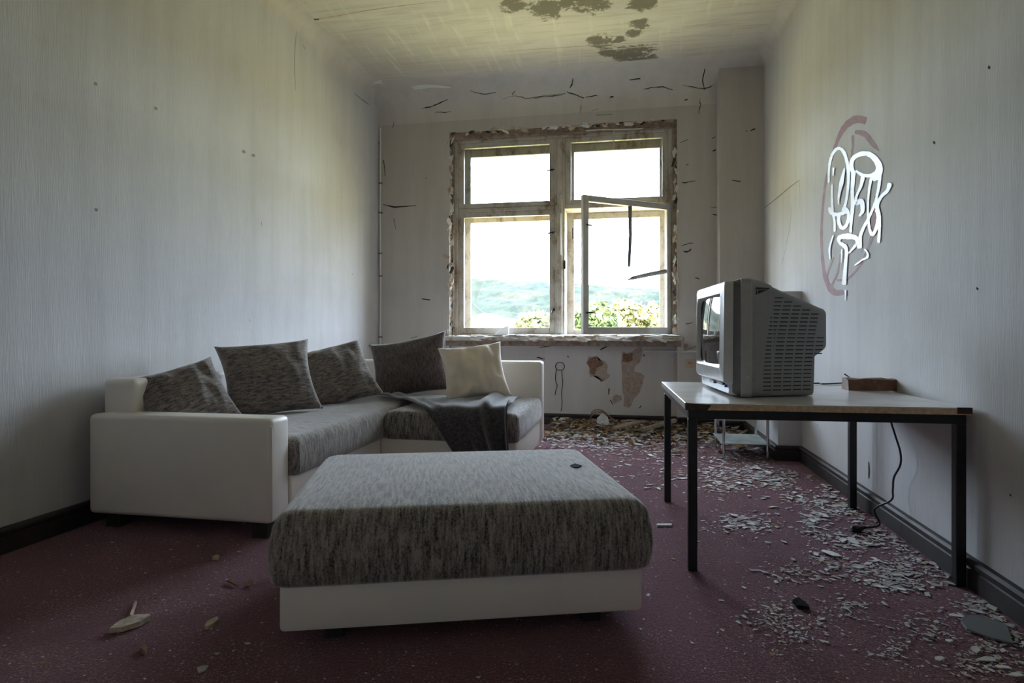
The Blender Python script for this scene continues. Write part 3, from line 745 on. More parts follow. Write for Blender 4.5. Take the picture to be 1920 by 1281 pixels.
pillow('cushion', (-2.10, 4.10, 0.655), (0.48, -0.68, 0.56), 15, 0.64, 0.50, 0.20, M['chenille_pillow'], 'creased grey cushion leaning in the inner corner of the sofa', 3, wr_=0.018)
pillow('cushion', (-1.73, 4.74, 0.695), (0.03, -0.95, 0.30), 11, 0.66, 0.50, 0.18, M['chenille_dark'], 'dark brown cushion against the far backrest behind the cream one', 4, ears=0.13)
pillow('cushion', (-1.15, 4.57, 0.672), (0.25, -0.80, 0.54), 7, 0.50, 0.49, 0.16, M['cream_cloth'], 'cream cushion on the far end of the sofa', 5, ears=0.10, wr_=0.022)

# ------------------------------------------------------------------ blanket draped over the far seat
def blanket():
    bm = bmesh.new(); N_, M_ = 70, 60; top = SEAT + 0.020
    A, B, C, D = Vector((-2.02, 4.55)), Vector((-0.80, 4.50)), Vector((-0.715, 3.85 - 0.36)), Vector((-1.00, 3.85 - 0.42))
    G = []
    for i in range(N_ + 1):
        s = i / N_; row = []
        for j in range(M_ + 1):
            t = j / M_
            p = (A * (1 - s) + B * s) * (1 - t) + (D * (1 - s) + C * s) * t
            if s < 0.5: p.x += 0.10 * math.sin(math.pi * t) * (1 - 2 * s)
            nz = noise.noise(Vector((p.x * 3, p.y * 3, 1.3))) * 0.026 + noise.noise(Vector((p.x * 9, p.y * 4, 5.0))) * 0.014
            fold = 0.065 * max(0, math.sin((s * 7.5 + t * 1.2) * math.pi)) * max(0, (s - 0.55) / 0.45)
            ridge = 0.028 * math.exp(-((s - 0.05) / 0.05) ** 2) * (1 - t) + 0.02 * math.exp(-((s - 0.22) / 0.06) ** 2) * (1 - t * 0.7)
            hgt = max(nz + fold + ridge, -0.004) + 0.006
            r = 0.055; yf = SYF - 0.006
            d = (yf + r) - p.y
            crown = 0.016 * max(0, 1 - ((p.y - 4.4) / 0.6) ** 2) * max(0, 1 - ((p.x + 1.14) / 0.5) ** 4)
            if d <= 0: q = (p.x, p.y, top + crown * 0.6 + hgt)
            else:
                L = r * math.pi / 2
                if d < L:
                    a = d / r; q = (p.x, yf + r - (r + hgt) * math.sin(a), top - r + (r + hgt) * math.cos(a))
                else: q = (p.x + 0.05 * (d - L) * math.sin(s * 9), yf - hgt - 0.02 * (d - L) + (-0.06 * abs(math.sin(s * 14)) * (d - L) / 0.3 if s > 0.45 else 0) - 0.006, top - r - (d - L))
            row.append(bm.verts.new(q))
        G.append(row)
    for i in range(N_):
        for j in range(M_): bm.faces.new((G[i][j], G[i + 1][j], G[i + 1][j + 1], G[i][j + 1]))
    o = obj('blanket', bm, M['blanket'], smooth=True)
    so = o.modifiers.new('thickness', 'SOLIDIFY'); so.thickness = 0.006; so.offset = 1
    tag(o, 'dark charcoal blanket draped over the far seat and hanging down its front', 'blanket')
blanket()

# ================================================================== table
TA = math.radians(1.8)
tab = empty('table', (0.742, 3.13, 0), TA); tag(tab, 'plain white topped table with black square steel legs', 'table')
TW, TD, TZ = 1.05, 1.09, 0.685
def tb(name, *d, mat=M['black_steel'], bev=0.003): return boxobj(name, d, mat, tab, bev=bev)
hx, hy = TW / 2, TD / 2
tb('tabletop', -hx, hx, -hy, hy, TZ - 0.005, TZ, mat=M['laminate'], bev=0.0015)
tb('core_board', -hx + 0.001, hx - 0.001, -hy - 0.001, hy - 0.003, TZ - 0.027, TZ - 0.005, mat=M['chipboard'], bev=0)
poly('broken_edge_strip', [(-hx - 0.001, -hy - 0.003, TZ - 0.028), (-hx - 0.001, -hy - 0.002, TZ + 0.002), (-hx + 0.03, -hy - 0.002, TZ - 0.001), (-hx + 0.10, -hy - 0.002, TZ - 0.006), (-hx + 0.085, -hy - 0.003, TZ - 0.027)], 0.006, M['charred_edge'], tab)
tb('edge_strip', hx - 0.05, hx + 0.002, -hy - 0.002, -hy + 0.004, TZ - 0.023, TZ + 0.001, mat=M['charred_edge'], bev=0)
tb('edge_strip', -hx - 0.001, -hx + 0.003, -hy + 0.02, hy, TZ - 0.023, TZ - 0.001, mat=M['laminate'], bev=0)
L = 0.036; lx, ly = hx - 0.012, hy - 0.010
tb('rail', -lx, lx, -ly, -ly + L, TZ - 0.064, TZ - 0.027); tb('rail', -lx, lx, ly - L, ly, TZ - 0.064, TZ - 0.027)
tb('rail', -lx, -lx + L, -ly + L, ly - L, TZ - 0.064, TZ - 0.027); tb('rail', lx - L, lx, -ly + L, ly - L, TZ - 0.064, TZ - 0.027)
for sx in (-1, 1):
    for sy in (-1, 1):
        tb('leg', min(sx * lx, sx * (lx - L)), max(sx * lx, sx * (lx - L)), min(sy * ly, sy * (ly - L)), max(sy * ly, sy * (ly - L)), 0.0, TZ - 0.064)

# ================================================================== television
tv = empty('television', (0.404, 3.131, TZ + 0.0012), math.radians(5)); tag(tv, 'bulky grey tube television standing on the white table', 'television')
def sec(a, hw, zb, zt, r=0.035, n=6, bulge=0.0):
    out = []
    for x, z in rounded_ring(2 * hw, zt - zb, r, n):
        zz = (zb + zt) / 2 + z
        aa = a - bulge * (1 - ((zz - 0.27) / 0.27) ** 2) * (1 - 0.35 * (x / 0.33) ** 2)
        out.append((aa, x, zz))
    return out
def tvpart(name, rings, mat, cap0=False, cap1=False, ang=35):
    bm = bmesh.new(); loft(bm, rings, cap0, cap1)
    o = obj(name, bm, mat, tv); shade(o, ang); return o
BU = 0.030
# silver mask round the picture tube: outer side, front face, inner reveal
tvpart('front_mask', [sec(0.034, 0.308, 0.055, 0.515, 0.018, bulge=BU * 0.6), sec(0.010, 0.304, 0.06, 0.513, 0.018, bulge=BU), sec(0.001, 0.297, 0.067, 0.507, 0.018, bulge=BU), sec(0.0, 0.255, 0.125, 0.462, 0.02, bulge=BU), sec(0.006, 0.248, 0.131, 0.456, 0.03, bulge=BU), sec(0.022, 0.24, 0.14, 0.448, 0.03, bulge=BU)], M['tv_silver'])
# lower front lip with the controls
tvpart('control_panel', [sec(0.085, 0.300, 0.004, 0.085, 0.02, bulge=0), sec(0.03, 0.297, 0.006, 0.078, 0.02, bulge=BU * 0.3), sec(0.018, 0.285, 0.014, 0.07, 0.02, bulge=BU * 0.3)], M['tv_silver'], cap1=True)
tvpart('dark_band', [sec(0.030, 0.302, 0.01, 0.514, 0.03, bulge=BU * 0.55), sec(0.050, 0.312, 0.006, 0.515, 0.035, bulge=BU * 0.35), sec(0.066, 0.318, 0.004, 0.517, 0.035, bulge=BU * 0.2)], M['tv_band'])  # recessed band in its own darker grey plastic
tvpart('collar', [sec(0.060, 0.318, 0.002, 0.520, 0.022, bulge=BU * 0.25), sec(0.064, 0.324, 0.001, 0.523, 0.022, bulge=BU * 0.22), sec(0.090, 0.331, 0.0, 0.524, 0.022, bulge=0.01), sec(0.100, 0.331, 0.0, 0.524, 0.022, bulge=0.004), sec(0.106, 0.326, 0.002, 0.522, 0.022)], M['tv_collar'])
# picture tube: curved glass
bm = bmesh.new(); G = []
for i in range(15):
    row = []
    for j in range(13):
        y = -0.246 + 0.492 * i / 14; z = 0.133 + 0.322 * j / 12
        row.append(bm.verts.new((0.016 - BU * (1 - ((z - 0.27) / 0.27) ** 2) * (1 - 0.35 * (y / 0.33) ** 2) + 0.012 * (y / 0.25) ** 2, y, z)))
    G.append(row)
for i in range(14):
    for j in range(12): bm.faces.new((G[i][j], G[i][j + 1], G[i + 1][j + 1], G[i + 1][j]))
obj('screen', bm, M['crt'], tv, smooth=True)
RH = [sec(0.102, 0.322, 0.0, 0.522, 0.04), sec(0.13, 0.316, 0.0, 0.520, 0.045), sec(0.17, 0.302, 0.0, 0.512, 0.05), sec(0.205, 0.292, 0.0, 0.497, 0.05)]
tvpart('rear_housing', RH, M['tv_grey'])
VS = [sec(0.200, 0.290, 0.002, 0.492, 0.03), sec(0.206, 0.288, 0.002, 0.488, 0.03), sec(0.30, 0.262, 0.002, 0.450, 0.03), sec(0.396, 0.233, 0.004, 0.412, 0.028), sec(0.402, 0.230, 0.170, 0.409, 0.028), sec(0.455, 0.208, 0.206, 0.390, 0.025), sec(0.462, 0.20, 0.214, 0.382, 0.02)]
tvpart('back_cover', VS, M['tv_grey'], cap1=True)
# rows of ventilation slots on both flanks of the cover (26 rows, too small to pick apart)
def flank_w(a):
    T_ = [(0.13, 0.316), (0.17, 0.302), (0.206, 0.2895), (0.30, 0.262), (0.396, 0.233), (0.402, 0.2305), (0.455, 0.208)]
    for (a0, w0), (a1, w1) in zip(T_[:-1], T_[1:]):
        if a <= a1: return w0 + (w1 - w0) * (a - a0) / (a1 - a0)
    return T_[-1][1]
bm = bmesh.new()
for side in (-1, 1):
    for r in range(25):
        z = 0.030 + r * 0.0176
        amax = 0.392 if z < 0.185 else 0.452
        ztop = lambda a: 0.488 - (a - 0.206) * 0.40
        a = 0.155 + (z / 0.5) ** 2 * 0.075
        while a + 0.040 < amax:
            if z < ztop(a + 0.04) - 0.03:
                for seg_ in ((a, a + 0.038),):
                    q = []
                    for aa, zz in ((seg_[0], z), (seg_[1], z), (seg_[1], z + 0.0045), (seg_[0], z + 0.0045)):
                        hw = flank_w(aa)
                        q.append(bm.verts.new((aa, side * (hw + 0.0015), zz)))
                    bm.faces.new(q)
            a += 0.047
o = obj('ventilation_slots', bm, M['tv_black'], tv, recalc=False); tag(o, kind='stuff')
# grip recess near the top, small marks on the panel
def tvpoly(name, pts, mat): 
    bm = bmesh.new(); bm.faces.new([bm.verts.new(p) for p in pts]); return obj(name, bm, mat, tv, recalc=False)
def flank(a, z, off=0.002): return (a, -((0.322 - (a - 0.102) * 0.29) + off), z)
poly('grip_recess', [flank(0.122, 0.448), flank(0.185, 0.476), flank(0.185, 0.480), flank(0.122, 0.482)], 0.004, M['tv_black'], tv)
poly('grip_slat', [flank(0.124, 0.468, 0.004), flank(0.175, 0.474, 0.004), flank(0.175, 0.476, 0.004), flank(0.124, 0.471, 0.004)], 0.003, M['tv_grey'], tv)
for (y0, y1, z0, z1, mt, nm) in ((-0.22, -0.13, 0.046, 0.056, M['tv_black'], 'maker_badge'), (-0.262, -0.252, 0.040, 0.052, M['led_blue'], 'blue_sticker'), (-0.05, 0.05, 0.04, 0.052, M['tv_band'], 'button_row')):
    bm = bmesh.new(); box(bm, 0.004, 0.018, y0, y1, z0, z1, bev=0.001); obj(nm, bm, mt, tv)
boxobj('badge', (-0.008, 0.004, -0.10, -0.02, 0.098, 0.108), M['tv_black'], tv, bev=0.001)
boxobj('side_button', (0.080, 0.090, -0.335, -0.329, 0.085, 0.095), M['tv_silver'], tv, bev=0.002)

# ------------------------------------------------------------------ things on and round the table
bp = on_floor(1645, 733, TZ)
def tapered(name, x0, x1, y0, y1, z0, z1, mats, loc, rz):
    bm = bmesh.new(); rr = random.Random(5); secs = []
    for k in range(9):
        f = k / 8; x = x0 + (x1 - x0) * f; j = lambda: rr.uniform(-0.004, 0.004)
        secs.append([(x, y0 + j(), z0), (x, y1 + j(), z0), (x, y1 - 0.004 + j(), z1 + j()), (x, (y0 + y1) / 2, z1 + 0.003 + j()), (x, y0 + 0.004 + j(), z1 + j())])
    loft(bm, secs); o = obj(name, bm, mats); o.location = loc; o.rotation_euler = (0, 0, rz); return o
o = tapered('wooden_block', -0.135, 0.135, -0.03, 0.05, 0.0, 0.055, M['rust_wood'], (bp.x, bp.y + 0.03, TZ + 0.0005), math.radians(4))
tag(o, 'reddish brown splintered wooden block lying on the table behind the television', 'wood block')
def cable(name, pts, r, mat, label, cat, k=6):
    bm = bmesh.new(); tube(bm, catmull(pts, k), r, 8); o = obj(name, bm, mat, smooth=True); tag(o, label, cat); return o
t1 = on_floor(1527, 722, TZ)
cable('aerial_cable', [(0.83, 3.28, TZ + 0.03), (t1.x + 0.03, t1.y + 0.05, TZ + 0.006)] + [tuple(on_floor(u, v, TZ + 0.006)) for u, v in ((1545, 720), (1570, 719), (1588, 717))] + [tuple(on_floor(1596, 712, TZ + 0.02)), tuple(on_floor(1590, 706, TZ + 0.03)), tuple(on_floor(1584, 702, TZ + 0.045))],
      0.004, M['rubber'], 'thin black cable lying on the table between television and wooden block', 'cable')
# power cord hanging behind the table to a plug on the floor
XC = XR - 0.045
pc = [on_x(1666, 742, XC), on_x(1668, 780, XC), on_x(1678, 815, XC), on_x(1688, 848, XC), on_x(1688, 872, XC), on_x(1676, 896, XC), on_x(1674, 920, XC), on_x(1671, 938, XC - 0.01)]
pe = on_floor(1612, 992, 0.012)
pc += [Vector((1.20, (pc[-1].y + pe.y) / 2 + 0.06, 0.10)), Vector((pe.x + 0.10, pe.y + 0.03, 0.03)), pe + Vector((0.025, 0.008, 0.004))]
cord = empty('power_cord', (pe.x, pe.y, 0)); tag(cord, 'black power cord hanging behind the table with its plug on the carpet', 'power cord')
bm = bmesh.new(); tube(bm, catmull(pc, 6), 0.0048, 8); under(cord, obj('cable', bm, M['rubber'], smooth=True))
pd = Vector((-0.92, -0.38, 0)).normalized()
bm = bmesh.new(); tube(bm, [pe + Vector((0.03, 0.012, 0.006)), pe, pe + pd * 0.03, pe + pd * 0.045], [0.007, 0.014, 0.019, 0.017], 10); plug = under(cord, obj('plug', bm, M['rubber'], smooth=True))
for s in (-1, 1):
    q = pe + pd * 0.045 + Vector((-pd.y, pd.x, 0)) * 0.009 * s; bm = bmesh.new(); tube(bm, [q, q + pd * 0.022], 0.0024, 6); obj('pin', bm, M['chrome'], plug)

# ------------------------------------------------------------------ chrome and glass side table behind the big table
A0 = on_floor(1357, 860); A1 = on_floor(1434, 858)
st = empty('side_table', ((A0.x + A1.x) / 2, A0.y + 0.2, 0)); tag(st, 'small chrome side table with a dusty glass shelf by the pipe boxing', 'side table')
sx0, sx1, sy0, sy1 = -(A1.x - A0.x) / 2, (A1.x - A0.x) / 2, -0.2, 0.24
for (x, y) in ((sx0, sy0), (sx1, sy0), (sx0, sy1), (sx1, sy1)):
    bm = bmesh.new(); tube(bm, [(x, y, 0.0), (x, y, 0.49)], 0.011, 12); obj('leg', bm, M['chrome'], st, smooth=False)
boxobj('glass_shelf', (sx0 - 0.02, sx1 + 0.02, sy0 - 0.02, sy1 + 0.02, 0.115, 0.121), M['frosted'], st, bev=0.001)
boxobj('glass_top', (sx0 - 0.03, sx1 + 0.03, sy0 - 0.03, sy1 + 0.03, 0.485, 0.491), M['frosted'], st, bev=0.001)
# ================================================================== fittings on the window wall
sp = on_y(1294, 681, YB)
so = empty('wall_socket', (sp.x, YB, sp.z)); tag(so, 'yellowed square wall socket to the right of the window niche', 'socket')
boxobj('plate', (-0.042, 0.042, -0.012, 0.0, -0.042, 0.042), M['socket'], so, bev=0.004)
bm = bmesh.new(); tube(bm, [(0, -0.013, 0), (0, -0.016, 0)], 0.026, 20); obj('insert', bm, M['flake_tan'], so)
for s in (-1, 1):
    bm = bmesh.new(); tube(bm, [(s * 0.010, -0.0155, 0), (s * 0.010, -0.018, 0)], 0.005, 10); obj('socket_hole', bm, M['tv_black'], so)
a, b = on_y(1207, 659, NICHE - 0.02), on_y(1300, 659, YB - 0.02)
bm = bmesh.new(); tube(bm, [a, Vector((WX1 - 0.02, NICHE - 0.02, a.z)), Vector((WX1 + 0.05, YB - 0.02, a.z)), Vector((PX - 0.01, YB - 0.02, a.z))], 0.011, 10)
o = obj('conduit_pipe', bm, M['sash_grey']); tag(o, 'thin pale conduit pipe running below the right end of the sill', 'pipe')
cl = empty('corner_conduit', (XL + 0.03, YB - 0.02, 0)); tag(cl, 'thin white cable conduit rising in the far left corner', 'conduit')
bm = bmesh.new(); tube(bm, [(0, 0, 0.74), (0.004, 0, 1.4), (0, 0, 2.2), (0.003, 0, 3.23)], 0.009, 8); obj('tube', bm, M['paper'], cl)
for v in (193, 345, 400, 476, 518, 632):
    z = on_y(705, v, YB).z; boxobj('clip', (-0.018, 0.02, -0.014, 0.02, z - 0.008, z + 0.008), M['window_old'], cl, bev=0.002)
# loop of old wire on the parapet
wz = empty('wire_loop', tuple(on_y(1050, 687, NICHE))); tag(wz, 'thin black wire loop with dangling ends on the wall below the window', 'wire')
c0 = on_y(1050, 685, NICHE); k0 = 6.47 / FPX
bm = bmesh.new(); tube(bm, [Vector((math.cos(a) * 8.5 * k0, -0.008, math.sin(a) * 7.5 * k0)) for a in [i * 2 * math.pi / 20 for i in range(20)]], 0.004, 6, closed=True); obj('loop', bm, M['rubber'], wz)
for pts in (((-6, 6), (-8, 14), (-8, 28), (-5, 36), (-8, 46), (-9, 54)), ((3, 8), (4, 20), (5, 32), (3, 50), (4, 70), (2, 84))):
    bm = bmesh.new(); tube(bm, catmull([Vector((x * k0, -0.007, -y * k0)) for x, y in pts], 4), 0.004, 6); obj('dangling_end', bm, M['rubber'], wz)
# twigs of old wire right of the sill
wq = on_y(1286, 655, YB); wt = empty('wire_stub', (wq.x, YB, wq.z)); tag(wt, 'stiff rusty wire stubs sticking out at the right end of the sill', 'wire')
boxobj('bracket', (-0.012, 0.014, -0.02, 0.0, -0.03, 0.05), M['window_old'], wt, bev=0.003)
for e in ((0.22, -0.10, 0.09), (0.17, -0.06, 0.05), (0.15, -0.05, 0.005)):
    bm = bmesh.new(); tube(bm, [(0, -0.015, 0), (e[0] * 0.5, e[1] * 0.5, e[2] * 0.4), e], 0.0035, 6); obj('wire', bm, M['window_old'], wt)
# folded paper and slats lying on the sill
bm = bmesh.new()
P = [on_y(u, v, 6.36) for u, v in ((924, 637), (938, 622), (953, 617), (953, 633))]
zmin = min(p.z for p in P); P = [p + Vector((0, 0, 0.9315 - zmin)) for p in P]
A_ = [bm.verts.new(p) for p in P]; B_ = [bm.verts.new(p + Vector((0.0, 0.05, 0))) for p in P[:1] + P[1:]]
f = bm.faces.new(A_); bm.faces.new((A_[0], A_[3], B_[3], B_[0])); bm.faces.new((A_[2], B_[2], B_[3], A_[3]))
o = obj('folded_paper', bm, M['paper']); tag(o, 'folded white paper scrap standing on the window sill', 'paper')
for (u0, u1, v, nm, lb) in ((922, 981, 613, 'weathered_stick', 'thin weathered stick of wood lying behind the lower left casement'), (1126, 1174, 612, 'weathered_stick', 'short weathered stick of wood lying behind the open casement')):
    p, q = on_y(u0, v, 6.68), on_y(u1, v, 6.68); z = 0.9555
    bm = bmesh.new(); box(bm, p.x, q.x, 6.66, 6.70, z, z + 0.055, bev=0.004); o = obj(nm, bm, M['raw_wood']); tag(o, lb, 'stick')

# ================================================================== debris on the carpet
def chip_thing(name, pxs, th, mat, label, cat, z=0.0, arch=0.0, group=None):
    """flat piece with the outline pxs (on the carpet), given thickness and a slight arch"""
    P = [on_floor(u, v) for u, v in pxs]; c = sum(P, Vector()) / len(P)
    bm = bmesh.new(); rr = random.Random(int(pxs[0][0]))
    lift = [abs(rr.uniform(0, arch)) for _ in P]
    A = [bm.verts.new(p - c + Vector((0, 0, 0.001 + l))) for p, l in zip(P, lift)]; B = [bm.verts.new((p - c) * 0.97 + Vector((0, 0, 0.001 + th + l))) for p, l in zip(P, lift)]
    bm.faces.new(A[::-1]); bm.faces.new(B)
    for k in range(len(A)): bm.faces.new((A[k], A[(k + 1) % len(A)], B[(k + 1) % len(A)], B[k]))
    o = obj(name, bm, mat); o.location = (c.x, c.y, z); tag(o, label, cat, group); return o
chip_thing('glass_sheet', [(1808, 1158), (1838, 1159), (1880, 1174), (1889, 1180), (1901, 1213), (1860, 1203), (1812, 1185), (1801, 1170)], 0.004, plain('grey_sheet', (0.16, 0.165, 0.175), 0.35, var=0.05), 'grey pointed sheet lying on the carpet by the right skirting', 'sheet', z=0.006)
chip_thing('wood_splinter', [(204, 1190), (222, 1174), (250, 1164), (281, 1160), (283, 1165), (262, 1177), (230, 1188)], 0.016, M['raw_wood'], 'long pale weathered wood splinter on the carpet at lower left', 'splinter', arch=0.006)
chip_thing('wood_stick', [(243, 1161), (253, 1132), (257, 1133), (248, 1162)], 0.008, M['raw_wood'], 'thin upright-lying stick touching the pale splinter at lower left', 'stick', arch=0.006)
chip_thing('wood_chip', [(383, 1182), (388, 1172), (399, 1166), (409, 1163), (410, 1169), (402, 1175), (390, 1181)], 0.012, M['flake_tan'], 'light tan wood chip on the carpet left of the ottoman', 'chip')
chip_thing('bark_chip', [(263, 1224), (270, 1214), (277, 1222), (272, 1230)], 0.014, M['brown_wood'], 'small reddish brown chip in front of the pale splinter', 'chip')
chip_thing('grey_scrap', [(369, 1255), (378, 1252), (391, 1251), (386, 1259), (372, 1264)], 0.005, M['flake_grey'], 'flat grey scrap near the bottom edge left of centre', 'scrap')
chip_thing('plaster_crumb', [(398, 1050), (405, 1045), (411, 1047), (408, 1051)], 0.012, M['flake_tan'], 'tan crumb on the lit carpet strip beside the sofa arm', 'crumb')
chip_thing('dry_leaf', [(424, 1094), (432, 1090), (444, 1097), (446, 1102), (436, 1099)], 0.004, M['leaf_brown'], 'dark curled leaf scrap between sofa and ottoman', 'leaf', arch=0.012)
chip_thing('dry_leaf', [(460, 1103), (468, 1094), (475, 1095), (470, 1103)], 0.004, M['leaf_brown'], 'small brown leaf scrap right beside the ottoman corner', 'leaf', arch=0.012)
chip_thing('dark_clump', [(1486, 1132), (1498, 1128), (1512, 1137), (1518, 1146), (1504, 1144), (1494, 1141)], 0.010, M['matte_dark'], 'dark dirt clump on the carpet in front of the table', 'clump', arch=0.005)
chip_thing('pale_splinter', [(1231, 985), (1260, 985), (1259, 988), (1232, 988)], 0.008, M['flake'], 'short pale splinter on the carpet between ottoman and table leg', 'splinter')
o = chip_thing('dry_leaf', [(1073, 869), (1078, 867), (1085, 869), (1081, 871), (1076, 871)], 0.004, M['matte_dark'], 'dark scrap lying on the ottoman fabric', 'leaf')
bq = on_floor(1079, 869, 0.446); o.location = (bq.x, bq.y, 0.432)
# broken boards by the window wall
def board(name, p0, p1, w, t, mat, label, z0=0.0, z1=0.0, cat='board'):
    p0, p1 = on_floor(*p0), on_floor(*p1); d = p1 - p0; L = d.length
    bm = bmesh.new(); rr = random.Random(int(L * 1000)); secs = []
    for k in range(7):
        x = L * k / 6; j = lambda: rr.uniform(-0.1, 0.1) * w
        e = 0.5 if k in (0, 6) else 1
        secs.append([(x + j() * 2, -w / 2 * e, 0), (x + j() * 2, w / 2 * e, 0), (x + j(), w / 2 * e, t), (x + j(), -w / 2 * e, t)])
    loft(bm, secs); o = obj(name, bm, mat); o.location = (p0.x, p0.y, z0 + 0.002)
    o.rotation_euler = (0, -math.atan2(z1 - z0, L), math.atan2(d.y, d.x)); tag(o, label, cat); return o
board('broken_lath', (1202, 814), (1268, 810), 0.05, 0.03, M['raw_wood'], 'long pale lath lying along the wall right of the rubble', 0.02, 0.10)
board('broken_lath', (1150, 812), (1206, 803), 0.10, 0.03, M['raw_wood'], 'wide broken board end in the rubble below the window', 0.02, 0.05)
board('broken_lath', (1082, 812), (1112, 800), 0.03, 0.02, M['raw_wood'], 'short splintered lath at the left of the rubble', 0.01, 0.04)
board('broken_lath', (1365, 832), (1412, 815), 0.03, 0.015, M['raw_wood'], 'thin slat leaning behind the chrome side table', 0.01, 0.06)
pq = on_floor(1131, 806)
o = poly('plaster_slab', [(-0.075, 0, 0.0), (0.02, 0, 0.0), (0.06, 0.01, 0.06), (0.045, 0.02, 0.12), (-0.01, 0.03, 0.16), (-0.06, 0.02, 0.11)], 0.02, M['flake'], None); o.location = (pq.x, pq.y, 0.002); tag(o, 'pale plaster slab standing in the rubble below the window', 'plaster slab')
bm = bmesh.new(); pr = on_floor(1120, 800)
for s_ in range(3): tube(bm, catmull([Vector((-0.10 + 0.02 * s_, 0, 0.0)), Vector((-0.06, 0.01, 0.10 + 0.02 * s_)), Vector((0.03, 0.02, 0.14 + 0.015 * s_)), Vector((0.13, 0.0, 0.10)), Vector((0.16 + 0.02 * s_, -0.02, 0.0))], 4), 0.005, 6)
o = obj('dry_root', bm, M['brown_wood']); o.location = (pr.x, pr.y, 0.003); tag(o, 'arched dry stems behind the plaster slab below the window', 'stems')

# paint flakes: the larger ones one by one
rnd = random.Random(11)
FM = [M['flake'], M['flake'], M['flake_grey'], M['paper']]
big = [(1555, 1041, 28), (1530, 1042, 16), (1420, 880, 22), (1440, 887, 20), (1405, 878, 15), (1455, 903, 18), (1385, 908, 18), (1350, 906, 18), (1468, 900, 14), (1330, 912, 12), (1390, 988, 16), (1410, 985, 14), (1375, 968, 16), (1395, 975, 12), (1500, 938, 12), (1490, 925, 10),
       (1525, 980, 16), (1535, 968, 12), (1515, 1000, 13), (1600, 1018, 24), (1580, 1015, 18), (1625, 1022, 14), (1565, 950, 12), (1595, 955, 14), (1640, 1050, 14), (1470, 1018, 14), (1440, 990, 10), (1705, 1080, 16), (1722, 1106, 14), (1690, 1108, 12), (1663, 1097, 18), (1650, 1102, 14),
       (1560, 1066, 14), (1610, 1068, 18), (1640, 1073, 14), (1480, 1075, 10), (1840, 1132, 16), (1858, 1142, 18), (1832, 1150, 15), (1885, 1150, 12), (1860, 1165, 8), (1780, 1096, 14), (1548, 1090, 9), (1760, 1240, 14), (1850, 1240, 22), (1830, 1222, 18), (1880, 1255, 16), (1405, 932, 9), (1290, 893, 9), (1210, 917, 9),
       (1165, 867, 7), (1148, 846, 8), (1235, 872, 8), (1028, 860, 6), (1105, 843, 6), (1440, 1020, 9), (1780, 1205, 12), (1740, 1195, 12), (1905, 1270, 18), (1720, 1165, 10)]
for (u, v, s) in big:
    c = on_floor(u, v); sz = s * c.length / FPX * 0.52
    bm = bmesh.new(); flake(bm, Vector((0, 0, 0.0)), sz, rnd, 0.16, 1.5, 0)
    r_ = bmesh.ops.extrude_face_region(bm, geom=bm.faces[:]); bmesh.ops.translate(bm, verts=[e for e in r_['geom'] if isinstance(e, bmesh.types.BMVert)], vec=(0, 0, 0.0025))
    o = obj('paint_flake', bm, rnd.choice(FM)); o.location = (c.x, c.y, 0.0015 + rnd.uniform(0, 0.004))
    zone = ('under the table' if 1300 < u < 1770 and v < 1050 else 'along the right skirting board' if u > 1700 and v < 1180 else 'in the bottom right corner' if v >= 1160 and u > 1700 else 'between the ottoman and the rubble' if u < 1300 else 'in front of the table')
    tag(o, 'curled off-white paint flake among those on the carpet ' + zone, 'paint flake', 'paint flakes ' + zone)
# the countless small ones
bm = bmesh.new()
clusters = [(1420, 890, 55, 22, 90), (1360, 908, 45, 18, 60), (1465, 905, 35, 16, 50), (1390, 980, 55, 20, 90), (1510, 938, 45, 16, 50), (1525, 985, 25, 28, 60), (1590, 962, 55, 18, 80), (1600, 1015, 55, 16, 80), (1650, 1000, 50, 22, 50), (1550, 1045, 40, 12, 30), (1630, 1070, 90, 18, 110), (1680, 1095, 60, 20, 90), (1840, 1140, 50, 24, 60),
            (1335, 880, 50, 25, 60), (1390, 860, 60, 18, 60), (1490, 1190, 80, 35, 70), (1740, 1180, 70, 35, 60), (1840, 1245, 75, 25, 80), (1680, 1225, 60, 25, 40), (1450, 1160, 60, 30, 60), (1600, 1140, 60, 30, 50), (1200, 850, 160, 25, 130), (1300, 830, 110, 12, 140), (1120, 832, 100, 12, 190), (1250, 900, 120, 40, 60), (1480, 1080, 60, 20, 40), (1760, 1070, 50, 30, 60), (1880, 1190, 50, 40, 90), (1560, 925, 30, 30, 40), (1700, 1040, 40, 40, 50)]
for (u, v, ru, rv, n) in clusters:
    for _ in range(int(n * 2.6)):
        p = on_floor(u + rnd.gauss(0, ru * 0.6), max(v + rnd.gauss(0, rv * 0.6), 806))
        if p.x > XR - 0.04 or p.y > YB - 0.05 or (p.y > BY - 0.05 and p.x > BX - 0.05): continue
        flake(bm, p + Vector((0, 0, 0.002 + rnd.uniform(0, 0.003))), (abs(rnd.gauss(0, 0.0085)) + 0.003) * min(1.1, (p.length / 3.8) ** 1.5), rnd, 0.2, 1.7, rnd.choice([0, 0, 0, 1, 1, 1, 1, 1, 2]))
for _ in range(6500):                       # crumbs trodden in all over
    p = Vector((rnd.uniform(XL + 0.05, XR - 0.05), rnd.uniform(0.9, 6.2), 0.002))
    flake(bm, p, rnd.uniform(0.002, 0.0052) if rnd.random() < 0.93 else rnd.uniform(0.005, 0.011), rnd, 0.3, 1.3, rnd.choice([0, 0, 1, 2, 3]))
o = obj('paint_flake_litter', bm, [M['flake'], M['flake_grey'], M['flake_tan'], M['leaf_ochre']], recalc=False); tag(o, 'countless small paint flakes and crumbs scattered over the carpet', 'litter', kind='stuff')
bm = bmesh.new()
